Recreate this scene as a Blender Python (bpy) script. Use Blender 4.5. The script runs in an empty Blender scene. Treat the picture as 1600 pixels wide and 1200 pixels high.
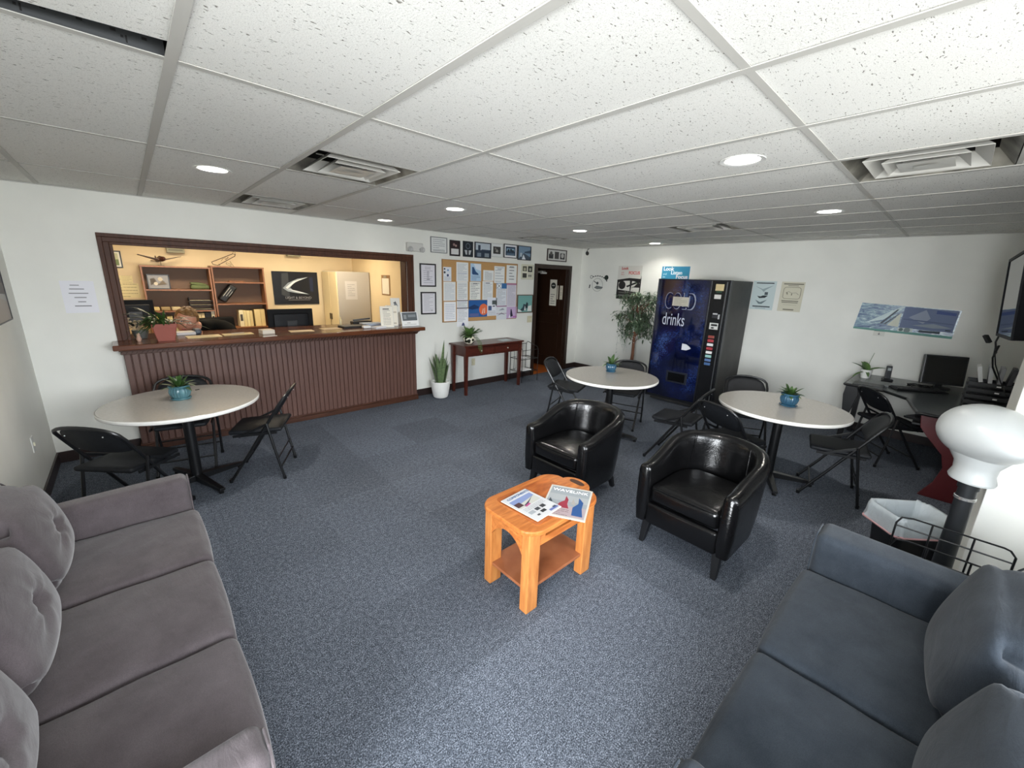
import bpy, math, random
from mathutils import Matrix, Vector
PI = math.pi
sc = bpy.context.scene
COL = sc.collection
random.seed(7)

# ---------------------------------------------------------------- camera, sky, lights, exposure
cam_d = bpy.data.cameras.new('camera'); cam = bpy.data.objects.new('camera', cam_d); COL.objects.link(cam)
sc.camera = cam
cam_d.sensor_width = 36; cam_d.lens = 634.52/1600*36; cam_d.clip_start = .05; cam_d.clip_end = 100
YAW, PITCH, ROLL = .752272958, .253467288, .033676607
fw = Vector((math.sin(YAW)*math.cos(PITCH), math.cos(YAW)*math.cos(PITCH), -math.sin(PITCH)))
rt = Vector((math.cos(YAW), -math.sin(YAW), 0)); up = rt.cross(fw)
r2 = rt*math.cos(ROLL)+up*math.sin(ROLL); u2 = -rt*math.sin(ROLL)+up*math.cos(ROLL)
cam.matrix_world = Matrix(((r2.x, u2.x, -fw.x, -.1978), (r2.y, u2.y, -fw.y, -1.7764), (r2.z, u2.z, -fw.z, 1.73), (0, 0, 0, 1)))

world = bpy.data.worlds.new('overcast_sky'); sc.world = world; world.use_nodes = True
wn_ = world.node_tree.nodes; wl_ = world.node_tree.links
_tc = wn_.new('ShaderNodeTexCoord'); _sp = wn_.new('ShaderNodeSeparateXYZ'); wl_.new(_tc.outputs['Generated'], _sp.inputs[0])
_cr = wn_.new('ShaderNodeValToRGB'); wl_.new(_sp.outputs[2], _cr.inputs[0])
_cr.color_ramp.elements[0].position = .0; _cr.color_ramp.elements[0].color = (.92, .93, .90, 1)      # bright paving outside
_cr.color_ramp.elements[1].position = .06; _cr.color_ramp.elements[1].color = (.80, .88, 1, 1)       # overcast sky
wl_.new(_cr.outputs[0], wn_['Background'].inputs[0])
wn_['Background'].inputs[1].default_value = 1.7

def area(name, loc, direction, w, h, power, color):
    l = bpy.data.lights.new(name, 'AREA'); l.shape = 'RECTANGLE'; l.size = w; l.size_y = h; l.energy = power; l.color = color
    o = bpy.data.objects.new(name, l); COL.objects.link(o); o.location = loc
    o.rotation_euler = Vector(direction).to_track_quat('-Z', 'Y').to_euler()
    return o
# daylight through the glass entrance in the left wall and the windows in the back wall
area('daylight_entrance', (-3.6, -3.0, 1.9), (1, .3, -.12), 2.4, 2.2, 330, (.93, .97, 1))
area('daylight_window_a', (-.1, -5.2, 2.1), (0, 1, -.15), 2.6, 2.0, 120, (.93, .97, 1))
area('daylight_window_b', (1.7, -5.2, 2.1), (-.05, 1, -.15), 2.0, 2.0, 100, (.93, .97, 1))
# office ceiling fixtures
area('office_lamp_light_a', (.35, 4.9, 2.27), (0, 0, -1), 1.0, .3, 9, (1, .86, .64))
area('office_lamp_light_b', (1.9, 4.9, 2.27), (0, 0, -1), 1.0, .3, 9, (1, .86, .64))

vs = sc.view_settings
vs.view_transform = 'Standard'; vs.look = 'None'; vs.gamma = 1; vs.exposure = 1.28; vs.use_curve_mapping = False

# ---------------------------------------------------------------- materials
MATS = {}
def lin(c):
    return tuple(((x/255)/12.92 if x/255 <= .04045 else ((x/255+.055)/1.055)**2.4) for x in c)
def nt(name, rough=.6, metal=0, spec=.5):
    m = bpy.data.materials.new(name); m.use_nodes = True; n = m.node_tree.nodes; l = m.node_tree.links
    b = n['Principled BSDF']; b.inputs['Roughness'].default_value = rough; b.inputs['Metallic'].default_value = metal
    b.inputs['Specular IOR Level'].default_value = spec
    return m, n, l, b
def C(c, rough=.6, metal=0, spec=.5):
    """plain colour material; c is sRGB 0-255"""
    k = (tuple(c), rough, metal, spec)
    if k not in MATS:
        m, n, l, b = nt('colour_%02x%02x%02x' % tuple(c), rough, metal, spec)
        b.inputs['Base Color'].default_value = lin(c)+(1,)
        MATS[k] = m
    return MATS[k]
def coord(n, l, scale=(1, 1, 1), kind='Object'):
    t = n.new('ShaderNodeTexCoord'); mp = n.new('ShaderNodeMapping'); mp.inputs['Scale'].default_value = scale
    l.new(t.outputs[kind], mp.inputs[0]); return mp.outputs[0]
def wpos(n, l, scale=(1, 1, 1)):
    t = n.new('ShaderNodeNewGeometry'); mp = n.new('ShaderNodeMapping'); mp.inputs['Scale'].default_value = scale
    l.new(t.outputs['Position'], mp.inputs[0]); return mp.outputs[0]
def noise(n, l, vec, scale, detail=2, rough=.5, dist=0):
    t = n.new('ShaderNodeTexNoise'); t.inputs['Scale'].default_value = scale; t.inputs['Detail'].default_value = detail
    t.inputs['Roughness'].default_value = rough; t.inputs['Distortion'].default_value = dist; l.new(vec, t.inputs['Vector']); return t.outputs[0]
def ramp(n, l, fac, stops):
    r = n.new('ShaderNodeValToRGB'); e = r.color_ramp.elements
    while len(e) < len(stops): e.new(.5)
    for i, (p, c) in enumerate(stops):
        e[i].position = p; e[i].color = (c+(1,)) if len(c) == 3 else c
    l.new(fac, r.inputs[0]); return r.outputs[0]
def bump(n, l, b, h, strength, dist=.002):
    x = n.new('ShaderNodeBump'); x.inputs['Strength'].default_value = strength; x.inputs['Distance'].default_value = dist
    l.new(h, x.inputs['Height']); l.new(x.outputs[0], b.inputs['Normal'])
def mathn(n, l, op, a, bb=None, v=None):
    x = n.new('ShaderNodeMath'); x.operation = op
    if hasattr(a, 'links') or hasattr(a, 'is_linked'): l.new(a, x.inputs[0])
    else: x.inputs[0].default_value = a
    if bb is not None:
        if hasattr(bb, 'is_linked'): l.new(bb, x.inputs[1])
        else: x.inputs[1].default_value = bb
    return x.outputs[0]
def mix(n, l, fac, a, bcol, mode='MIX'):
    x = n.new('ShaderNodeMixRGB'); x.blend_type = mode
    for i, v in ((0, fac), (1, a), (2, bcol)):
        if hasattr(v, 'is_linked'): l.new(v, x.inputs[i])
        elif i == 0: x.inputs[0].default_value = v
        else: x.inputs[i].default_value = v+(1,)
    return x.outputs[0]

def mottled(name, c1, c2, scale, rough=.6, bs=0, bscale=None, spec=.5, metal=0, stretch=(1, 1, 1), bdist=.002):
    m, n, l, b = nt(name, rough, metal, spec)
    v = coord(n, l, stretch); f = noise(n, l, v, scale, 4)
    l.new(ramp(n, l, f, [(.3, lin(c1)), (.7, lin(c2))]), b.inputs['Base Color'])
    if bs: bump(n, l, b, noise(n, l, v, bscale or scale, 3), bs, bdist)
    return m
M_wall = mottled('painted_wall', (226, 226, 219), (232, 232, 225), 3, .55, .15, 90)
M_wall_office = mottled('office_cream_wall', (222, 200, 160), (228, 207, 168), 3, .6, .1, 90)
M_hall = C((48, 28, 18), .7)
# carpet squares
m, n, l, b = nt('carpet_tiles', .95, 0, .1); M_carpet = m
p = wpos(n, l)
sep = n.new('ShaderNodeSeparateXYZ'); l.new(p, sep.inputs[0])
S = 1/.61
fx = mathn(n, l, 'FLOOR', mathn(n, l, 'MULTIPLY', sep.outputs[0], S)); fy = mathn(n, l, 'FLOOR', mathn(n, l, 'MULTIPLY', sep.outputs[1], S))
cmb = n.new('ShaderNodeCombineXYZ'); l.new(fx, cmb.inputs[0]); l.new(fy, cmb.inputs[1])
wn = n.new('ShaderNodeTexWhiteNoise'); l.new(cmb.outputs[0], wn.inputs['Vector'])
sp0 = noise(n, l, p, 190, 3, .7); sp1_ = noise(n, l, p, 42, 3, .7); sp = mathn(n, l, 'ADD', mathn(n, l, 'MULTIPLY', sp0, .8), mathn(n, l, 'MULTIPLY', sp1_, .2))
col = ramp(n, l, sp, [(.36, lin((30, 33, 37))), (.50, lin((80, 86, 96))), (.64, lin((152, 159, 171)))])
big = noise(n, l, p, 2.2, 3)
tv = n.new('ShaderNodeMapRange'); l.new(wn.outputs['Value'], tv.inputs[0]); tv.inputs[3].default_value = .86; tv.inputs[4].default_value = 1.10
bv = n.new('ShaderNodeMapRange'); l.new(big, bv.inputs[0]); bv.inputs[3].default_value = .85; bv.inputs[4].default_value = 1.15
mm = mathn(n, l, 'MULTIPLY', tv.outputs[0], bv.outputs[0])
hv = n.new('ShaderNodeVectorMath'); hv.operation = 'SCALE'; l.new(col, hv.inputs[0]); l.new(mm, hv.inputs['Scale'])
l.new(hv.outputs[0], b.inputs['Base Color'])
bump(n, l, b, sp, .5, .004)
# ceiling tile with fissures
m, n, l, b = nt('fissured_ceiling_tile', .85, 0, .2); M_tile = m
p = wpos(n, l, (1, 1, 1))
p2 = wpos(n, l, (62, 150, 62))
f1 = noise(n, l, p2, 1.0, 1.5, .5, .6)
pits = ramp(n, l, f1, [(.0, (0, 0, 0)), (.292, (0, 0, 0)), (.325, (1, 1, 1))])
f2 = noise(n, l, p, 330, 2, .6)
fine = ramp(n, l, f2, [(.28, lin((178, 176, 170))), (.42, lin((236, 235, 230))), (1, lin((240, 239, 235)))])
l.new(mix(n, l, pits, lin((132, 128, 120)), fine), b.inputs['Base Color'])
f3 = noise(n, l, p, 140, 3, .6)
bump(n, l, b, mathn(n, l, 'ADD', mathn(n, l, 'MULTIPLY', pits, 1.0), mathn(n, l, 'MULTIPLY', f3, .6)), .45, .003)
M_tee = C((194, 192, 186), .55)
M_metalwhite = C((205, 203, 196), .35, 0, .5)
M_dust_shade = mottled('dusty_shaded_vent_metal', (50, 48, 43), (158, 154, 142), 6, .45, 0)  # vent dust, darkened further so the shade of the slots is in the colour
M_darkmetal = C((84, 86, 88), .45, .7)
def wood(name, c1, c2, rough=.35, grain=(1, 14, 14), sc_=3, spec=.5):
    m, n, l, b = nt(name, rough, 0, spec)
    v = coord(n, l, grain); f = noise(n, l, v, sc_, 5, .6, .6)
    l.new(ramp(n, l, f, [(.3, lin(c1)), (.7, lin(c2))]), b.inputs['Base Color'])
    return m
M_trim = wood('dark_walnut_trim', (58, 34, 24), (84, 52, 38), .45, spec=.3)
M_trimz = wood('dark_walnut_trim_upright', (62, 36, 24), (88, 54, 38), .5, (14, 14, 1), spec=.25)
M_counter = wood('varnished_counter_wood', (74, 40, 24), (108, 62, 38), .18)
M_tambour = wood('brown_ribbed_panel', (86, 58, 50), (102, 72, 62), .5, (14, 14, 1))
M_base = C((44, 32, 30), .4)
M_doorwood = wood('dark_door_wood', (34, 20, 12), (46, 27, 16), .35, (14, 14, 1))
M_oak = wood('honey_oak', (146, 78, 32), (194, 122, 62), .3, (2, 12, 12), 3)
M_oakz = wood('honey_oak_upright', (160, 96, 46), (196, 132, 72), .35, (12, 12, 1.5), 3)
M_oakshelf = mottled('worn_oak_shelf', (128, 72, 42), (150, 92, 58), 8, .5)
M_cherry = wood('cherry_console_wood', (60, 26, 19), (84, 38, 28), .28, (2, 14, 14))
M_case = wood('bookcase_veneer', (128, 82, 50), (150, 100, 64), .4, (14, 14, 1))
M_casein = C((116, 90, 70), .6)
M_hallfloor = wood('orange_plank_floor', (176, 88, 34), (204, 110, 48), .35, (1, 8, 8))
M_laminate = mottled('grey_laminate', (154, 150, 143), (162, 158, 151), 60, .2)
M_lamedge = C((228, 226, 220), .4)
M_black = C((14, 15, 17), .35)
M_blackm = C((15, 16, 18), .35, .0, .5)
M_padblack = mottled('black_vinyl_pad', (17, 19, 22), (25, 27, 31), 40, .6, .3, 200, spec=.28)
m, n, l, b = nt('black_leather', .22, 0, .38); M_leather = m
v = coord(n, l); b.inputs['Base Color'].default_value = lin((9, 9, 10))+(1,)
t = n.new('ShaderNodeTexVoronoi'); t.inputs['Scale'].default_value = 110; l.new(v, t.inputs['Vector'])
bump(n, l, b, mathn(n, l, 'ADD', mathn(n, l, 'MULTIPLY', t.outputs['Distance'], .25), mathn(n, l, 'MULTIPLY', noise(n, l, v, 14, 4, .6), 1.2)), .35, .006)
b.inputs['Coat Weight'].default_value = .0
def fabric(name, c1, c2, sheen=.6):
    m, n, l, b = nt(name, .9, 0, .15)
    v = coord(n, l); f = noise(n, l, v, 9, 4, .6); g = noise(n, l, v, 420, 2)
    base = ramp(n, l, f, [(.3, lin(c1)), (.7, lin(c2))])
    l.new(mix(n, l, .35, base, ramp(n, l, g, [(.3, (.25, .25, .25)), (.7, (.75, .75, .75))]), 'SOFT_LIGHT'), b.inputs['Base Color'])
    b.inputs['Sheen Weight'].default_value = sheen; b.inputs['Sheen Roughness'].default_value = .45
    wr = noise(n, l, coord(n, l, (3, 11, 3)), 2.5, 4, .55, .8)
    bump(n, l, b, mathn(n, l, 'ADD', mathn(n, l, 'MULTIPLY', wr, 1.0), mathn(n, l, 'MULTIPLY', g, .05)), .35, .012)
    return m
M_fabL = fabric('mauve_grey_velvet', (72, 65, 67), (86, 79, 81), .25)
M_fabR = fabric('slate_blue_grey_velvet', (42, 48, 55), (54, 60, 67), .12)
M_teal = mottled('teal_glaze', (56, 94, 104), (92, 132, 140), 12, .12)
M_blue = mottled('blue_glaze', (34, 70, 94), (60, 98, 118), 12, .12)
M_leafd = mottled('dark_green_leaf', (34, 58, 28), (66, 96, 44), 18, .4)
M_leafm = mottled('mid_green_leaf', (60, 92, 44), (96, 128, 66), 18, .45)
M_leafs = mottled('snake_plant_leaf', (62, 86, 56), (116, 134, 92), 22, .4, stretch=(1, 1, 9))
M_soil = C((40, 30, 24), .95)
M_terra = C((150, 84, 72), .7)
M_white = C((236, 236, 232), .4)
M_paper = C((238, 238, 238), .7)
M_paperw = C((238, 226, 190), .7)
M_skin = C((206, 150, 126), .5)
M_cork = mottled('cork', (176, 134, 84), (196, 154, 102), 160, .85)
m, n, l, b = nt('lamp_lens', .3); b.inputs['Base Color'].default_value = (.9, .9, .88, 1)
b.inputs['Emission Color'].default_value = (1, .98, .94, 1); b.inputs['Emission Strength'].default_value = .8; M_lens = m
m, n, l, b = nt('office_tube', .3); b.inputs['Emission Color'].default_value = (1, .85, .6, 1); b.inputs['Emission Strength'].default_value = 3; M_tube = m
m, n, l, b = nt('plastic_bin_liner', .25, 0, .5); b.inputs['Base Color'].default_value = lin((214, 224, 230))+(1,)
b.inputs['Alpha'].default_value = .8; bump(n, l, b, noise(n, l, coord(n, l, (1, 1, .5)), 26, 4, .6, 1), .8, .01); M_liner = m
m, n, l, b = nt('screen_glass', .06, 0, .8); b.inputs['Base Color'].default_value = lin((8, 9, 11))+(1,); M_screen = m
m, n, l, b = nt('tv_glass', .03, 0, 1.0); b.inputs['Base Color'].default_value = lin((10, 11, 13))+(1,); b.inputs['IOR'].default_value = 1.6; M_tvglass = m
m, n, l, b = nt('vending_front_film', .07, 0, .6); M_vend = m
v = coord(n, l); f = noise(n, l, v, 46, 8, .8, 1.6); f2 = noise(n, l, v, 2.2, 2)
ff = mathn(n, l, 'MULTIPLY', f, f2)
l.new(ramp(n, l, ff, [(.2, lin((5, 9, 32))), (.30, lin((13, 25, 74))), (.40, lin((76, 108, 160)))]), b.inputs['Base Color'])
b.inputs['Coat Weight'].default_value = .6; b.inputs['Coat Roughness'].default_value = .03

# ---------------------------------------------------------------- mesh helpers
class MB:
    def __init__(self, M=None):
        self.v = []; self.f = []; self.m = []; self.M = M or Matrix.Identity(4)
    def add(self, vs_, fs, mi=0):
        o = len(self.v)
        for p in vs_: self.v.append(self.M @ Vector(p))
        for q in fs: self.f.append([o+i for i in q]); self.m.append(mi)
        return self
    def box(self, x0, y0, z0, x1, y1, z1, mi=0):
        return self.add([(x0, y0, z0), (x1, y0, z0), (x1, y1, z0), (x0, y1, z0), (x0, y0, z1), (x1, y0, z1), (x1, y1, z1), (x0, y1, z1)],
                        [(0, 3, 2, 1), (4, 5, 6, 7), (0, 1, 5, 4), (1, 2, 6, 5), (2, 3, 7, 6), (3, 0, 4, 7)], mi)
    def cbox(self, c, s, mi=0, R=None):
        T = self.M; self.M = T @ Matrix.Translation(c) @ (R.to_4x4() if R else Matrix.Identity(4))
        self.box(-s[0]/2, -s[1]/2, -s[2]/2, s[0]/2, s[1]/2, s[2]/2, mi); self.M = T; return self
    def bar(self, a, b_, w, h=None, mi=0, upv=(0, 0, 1)):
        a = Vector(a); b_ = Vector(b_); d = b_-a; L = d.length; d.normalize(); h = h or w
        u = Vector(upv); s = d.cross(u)
        if s.length < 1e-4: s = d.cross(Vector((0, 1, 0)))
        s.normalize(); u = s.cross(d)
        P = [a+s*i*w/2+u*j*h/2 for i, j in ((-1, -1), (1, -1), (1, 1), (-1, 1))]+[b_+s*i*w/2+u*j*h/2 for i, j in ((-1, -1), (1, -1), (1, 1), (-1, 1))]
        return self.add(P, [(0, 1, 2, 3), (7, 6, 5, 4), (0, 4, 5, 1), (1, 5, 6, 2), (2, 6, 7, 3), (3, 7, 4, 0)], mi)
    def tube(self, path, r, n=8, closed=False, mi=0, caps=True):
        P = [Vector(p) for p in path]; N = len(P); rr = r if hasattr(r, '__len__') else [r]*N
        rings = []; prev = None
        for i in range(N):
            if closed: d = P[(i+1) % N]-P[i-1]
            else: d = P[min(i+1, N-1)]-P[max(i-1, 0)]
            d.normalize()
            if prev is None:
                s = d.cross(Vector((0, 0, 1)))
                if s.length < 1e-3: s = d.cross(Vector((0, 1, 0)))
            else: s = prev-d*prev.dot(d)
            s.normalize(); prev = s; u = s.cross(d)
            rings.append([P[i]+(s*math.cos(2*PI*k/n)+u*math.sin(2*PI*k/n))*rr[i] for k in range(n)])
        vs_ = [p for r_ in rings for p in r_]; fs = []
        for i in range(N if closed else N-1):
            j = (i+1) % N
            for k in range(n): fs.append((i*n+k, i*n+(k+1) % n, j*n+(k+1) % n, j*n+k))
        if not closed and caps: fs.append(tuple(range(n))[::-1]); fs.append(tuple((N-1)*n+k for k in range(n)))
        return self.add(vs_, fs, mi)
    def lathe(self, prof, c=(0, 0, 0), n=32, mi=0, rib=0, ribn=16, sx=1, sy=1, caps=True):
        vs_ = []; N = len(prof)
        for r, z in prof:
            for k in range(n):
                a = 2*PI*k/n; q = r*(1+rib*math.cos(ribn*a)) if r > 1e-6 else 0
                vs_.append((c[0]+q*sx*math.cos(a), c[1]+q*sy*math.sin(a), c[2]+z))
        fs = []
        for i in range(N-1):
            for k in range(n): fs.append((i*n+k, i*n+(k+1) % n, (i+1)*n+(k+1) % n, (i+1)*n+k))
        if caps: fs.append(tuple(range(n))[::-1]); fs.append(tuple((N-1)*n+k for k in range(n)))
        return self.add(vs_, fs, mi)
    def prism(self, pts, z0, z1, mi=0):
        """pts in XY, extruded in z"""
        n = len(pts)
        return self.add([(x, y, z0) for x, y in pts]+[(x, y, z1) for x, y in pts],
                        [tuple(range(n))[::-1], tuple(range(n, 2*n))]+[(i, (i+1) % n, n+(i+1) % n, n+i) for i in range(n)], mi)
    def prismy(self, pts, y0, y1, mi=0):
        """pts in XZ, extruded in y"""
        n = len(pts)
        return self.add([(x, y0, z) for x, z in pts]+[(x, y1, z) for x, z in pts],
                        [tuple(range(n)), tuple(range(n, 2*n))[::-1]]+[((i+1) % n, i, n+i, n+(i+1) % n) for i in range(n)], mi)
    def prismx(self, pts, x0, x1, mi=0):
        n = len(pts)
        return self.add([(x0, y, z) for y, z in pts]+[(x1, y, z) for y, z in pts],
                        [tuple(range(n))[::-1], tuple(range(n, 2*n))]+[(i, (i+1) % n, n+(i+1) % n, n+i) for i in range(n)], mi)
    def rbox(self, c, s, r, n=8, bulge=(0, 0, 0), mi=0, R=None, fn=None):
        """box with rounded edges and a puffed surface"""
        T = self.M; self.M = T @ Matrix.Translation(c) @ (R.to_4x4() if R else Matrix.Identity(4))
        hx, hy, hz = s[0]/2, s[1]/2, s[2]/2; r = min(r, hx*.999, hy*.999, hz*.999)
        def knots(h):
            e = [-h, -h+r*.3, -h+r*.65, -h+r]; m_ = [(-h+r)+(2*h-2*r)*i/n for i in range(1, n)]
            return e+m_+[-x for x in reversed(e)]
        kx, ky, kz = knots(hx), knots(hy), knots(hz)
        vm = {}; vs_ = []; fs = []
        def V(x, y, z):
            k = (round(x, 6), round(y, 6), round(z, 6))
            if k in vm: return vm[k]
            q = Vector((max(-hx+r, min(hx-r, x)), max(-hy+r, min(hy-r, y)), max(-hz+r, min(hz-r, z))))
            d = Vector((x, y, z))-q
            if d.length > 1e-9: d = d.normalized()*r
            p = q+d; u, v_, w = x/hx, y/hy, z/hz
            p.x += (1 if u > 0 else -1)*bulge[0]*abs(u)*(1-v_*v_)*(1-w*w)
            p.y += (1 if v_ > 0 else -1)*bulge[1]*abs(v_)*(1-u*u)*(1-w*w)
            p.z += (1 if w > 0 else -1)*bulge[2]*abs(w)*(1-u*u)*(1-v_*v_)
            if fn: p = fn(p, u, v_, w)
            vm[k] = len(vs_); vs_.append(p); return vm[k]
        def face(A, B, f, flip):
            for i in range(len(A)-1):
                for j in range(len(B)-1):
                    q = [f(A[i], B[j]), f(A[i+1], B[j]), f(A[i+1], B[j+1]), f(A[i], B[j+1])]
                    q = [V(*t_) for t_ in q]; fs.append(tuple(q[::-1] if flip else q))
        face(kx, ky, lambda a, b_: (a, b_, hz), False); face(kx, ky, lambda a, b_: (a, b_, -hz), True)
        face(kx, kz, lambda a, b_: (a, -hy, b_), False); face(kx, kz, lambda a, b_: (a, hy, b_), True)
        face(ky, kz, lambda a, b_: (hx, a, b_), False); face(ky, kz, lambda a, b_: (-hx, a, b_), True)
        self.add(vs_, fs, mi); self.M = T; return self
    def ell(self, c, s, n=16, mi=0, R=None, fn=None):
        T = self.M; self.M = T @ Matrix.Translation(c) @ (R.to_4x4() if R else Matrix.Identity(4))
        vs_ = []; fs = []
        for i in range(n+1):
            th = PI*i/n
            for k in range(2*n):
                a = PI*k/n; p = Vector((math.sin(th)*math.cos(a)*s[0], math.sin(th)*math.sin(a)*s[1], math.cos(th)*s[2]))
                vs_.append(fn(p) if fn else p)
        for i in range(n):
            for k in range(2*n): fs.append((i*2*n+k, (i+1)*2*n+k, (i+1)*2*n+(k+1) % (2*n), i*2*n+(k+1) % (2*n)))
        self.add(vs_, fs, mi); self.M = T; return self
    def leaf(self, base, d, L, w, droop=.4, n=6, mi=0, fold=.15, nrm=None):
        """blade growing from base along d, bending down"""
        p = Vector(base); d = Vector(d).normalized(); side = d.cross(Vector((0, 0, 1)))
        if side.length < .05: side = Vector((math.cos(L*99), math.sin(L*99), 0))
        side.normalize(); vs_ = []
        for i in range(n+1):
            t = i/n; ww = w*math.sin(PI*min(1, .12+t*.88))**.8 if i < n else .0008
            u = side.cross(d).normalized()
            vs_ += [p-side*ww/2+u*ww*fold, p.copy(), p+side*ww/2+u*ww*fold]
            d = (d+Vector((0, 0, -droop/n))).normalized(); p = p+d*(L/n)
        fs = []
        for i in range(n):
            a = 3*i; fs += [(a, a+1, a+4, a+3), (a+1, a+2, a+5, a+4)]
        return self.add(vs_, fs, mi)
    def build(self, name, mats, parent=None, smooth=False, bevel=0, seg=2, sub=0, ang=40, weld=False):
        me = bpy.data.meshes.new(name); me.from_pydata([tuple(p) for p in self.v], [], self.f)
        mats = mats if isinstance(mats, (list, tuple)) else [mats]
        for m_ in mats: me.materials.append(m_)
        for p_, i in zip(me.polygons, self.m): p_.material_index = i
        me.update()
        if smooth:
            me.shade_smooth()
            if ang < 180: me.set_sharp_from_angle(angle=math.radians(ang))
        o = bpy.data.objects.new(name, me); COL.objects.link(o)
        if parent: o.parent = parent
        if bevel:
            b_ = o.modifiers.new('bevel', 'BEVEL'); b_.width = bevel; b_.segments = seg; b_.limit_method = 'ANGLE'; b_.angle_limit = math.radians(35)
        if sub:
            s_ = o.modifiers.new('sub', 'SUBSURF'); s_.levels = sub; s_.render_levels = sub
        return o
def tag(o, label, cat, group=None, kind=None):
    o['label'] = label; o['category'] = cat
    if group: o['group'] = group
    if kind: o['kind'] = kind
    return o
def thing(name, label, cat, loc=(0, 0, 0), rz=0, group=None):
    o = bpy.data.objects.new(name, None); COL.objects.link(o); o.empty_display_size = .1
    o.location = loc; o.rotation_euler = (0, 0, rz)
    return tag(o, label, cat, group)
def struct(o): o['kind'] = 'structure'; return o
def dup(o, parent=None):
    c = o.copy(); COL.objects.link(c)
    if parent: c.parent = parent
    for ch in list(o.children): dup(ch, c)
    return c
def text(parent, s, x, z, size, mat, y=-.003, name='lettering', sx=1, align='LEFT', flat=False, rz=0, bold=0):
    cu = bpy.data.curves.new(name, 'FONT'); cu.body = s; cu.size = size; cu.extrude = .0004; cu.align_x = align; cu.offset = bold
    t_ = bpy.data.objects.new('tmp', cu); COL.objects.link(t_)
    dg = bpy.context.evaluated_depsgraph_get(); me = bpy.data.meshes.new_from_object(t_.evaluated_get(dg))
    bpy.data.objects.remove(t_); me.materials.clear(); me.materials.append(mat)
    o = bpy.data.objects.new(name, me); COL.objects.link(o); o.parent = parent
    if flat: o.location = (x, z, y); o.rotation_euler = (0, 0, rz)
    else: o.location = (x, y, z); o.rotation_euler = (PI/2, 0, 0)
    o.scale = (sx, 1, 1)
    return o
WALL = {'A': 3.4, 'B': 6.4, 'L': -.88, 'O': 6.0}
def wall_xf(wall, a, z, off=.0):
    """location and rotation on a wall; a is x (walls A, O) or y (walls B, L)"""
    if wall == 'A': return (a, 3.4-off, z), 0
    if wall == 'O': return (a, 6.0-off, z), 0
    if wall == 'B': return (6.4-off, a, z), -PI/2
    if wall == 'L': return (-.88+off, a, z), PI/2
    if wall == 'R': return (2.92-off, a, z), -PI/2
def decor(b_, mats, w, h, y, items, idx):
    """printed shapes on a sheet, each a hair in front of it"""
    k = 0
    def mi(c):
        c = tuple(c)
        if c not in idx: idx[c] = len(mats); mats.append(C(c, .6))
        return idx[c]
    for it in items:
        k += 1; yy = y-.0003-.00012*k
        if it[0] == 'r':
            _, x0, z0, x1, z1, c = it; P = [(x0, z0), (x1, z0), (x1, z1), (x0, z1)]
        elif it[0] == 'p': P = it[1]; c = it[2]
        elif it[0] == 'c':
            _, cx, cz, r, c = it; P = [(cx+r*math.cos(2*PI*i/20), cz+r*w/h*math.sin(2*PI*i/20)) for i in range(20)]
        elif it[0] == 'ring':
            _, cx, cz, r, t_, c = it
            P1 = [(cx+r*math.cos(2*PI*i/24), cz+r*w/h*math.sin(2*PI*i/24)) for i in range(24)]; P2 = [(cx+(r-t_)*math.cos(2*PI*i/24), cz+(r-t_)*w/h*math.sin(2*PI*i/24)) for i in range(24)]
            for i in range(24):
                j = (i+1) % 24; b_.add([(P1[i][0]*w, yy, P1[i][1]*h), (P1[j][0]*w, yy, P1[j][1]*h), (P2[j][0]*w, yy, P2[j][1]*h), (P2[i][0]*w, yy, P2[i][1]*h)], [(0, 1, 2, 3)], mi(c))
            continue
        elif it[0] == 'l':          # rows of text seen too small to read
            _, nl, z0, z1, x0, x1, c = it
            for i in range(nl):
                zz = z1+(z0-z1)*i/max(1, nl-1); t_ = (z1-z0)/max(1, nl-1)*.28 if nl > 1 else .02
                xa = x0; xe = x1 if random.random() < .7 else x0+(x1-x0)*random.uniform(.5, .9)
                while xa < xe-.02:
                    xb = min(xe, xa+random.uniform(.04, .16)*(x1-x0)/.8)
                    b_.add([(xa*w, yy, zz*h), (xb*w, yy, zz*h), (xb*w, yy, (zz+t_)*h), (xa*w, yy, (zz+t_)*h)], [(0, 1, 2, 3)], mi(c)); xa = xb+.015
            continue
        b_.add([(x*w, yy, z*h) for x, z in P], [tuple(range(len(P)))], mi(c))
def sheet(name, label, cat, wall, a0, a1, z0, z1, base, items=(), group=None, off=0, th=.0012, rough=.6, parent=None):
    w = abs(a1-a0); h = z1-z0; b_ = MB(); mats = [C(base, rough)]; idx = {}
    b_.box(0, -th, 0, w, 0, h, 0); decor(b_, mats, w, h, -th, items, idx)
    o = b_.build(name, mats)
    loc, rz = wall_xf(wall, a0, z0, off); o.location = loc; o.rotation_euler = (0, 0, rz)
    if label: tag(o, label, cat, group)
    return o
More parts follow.
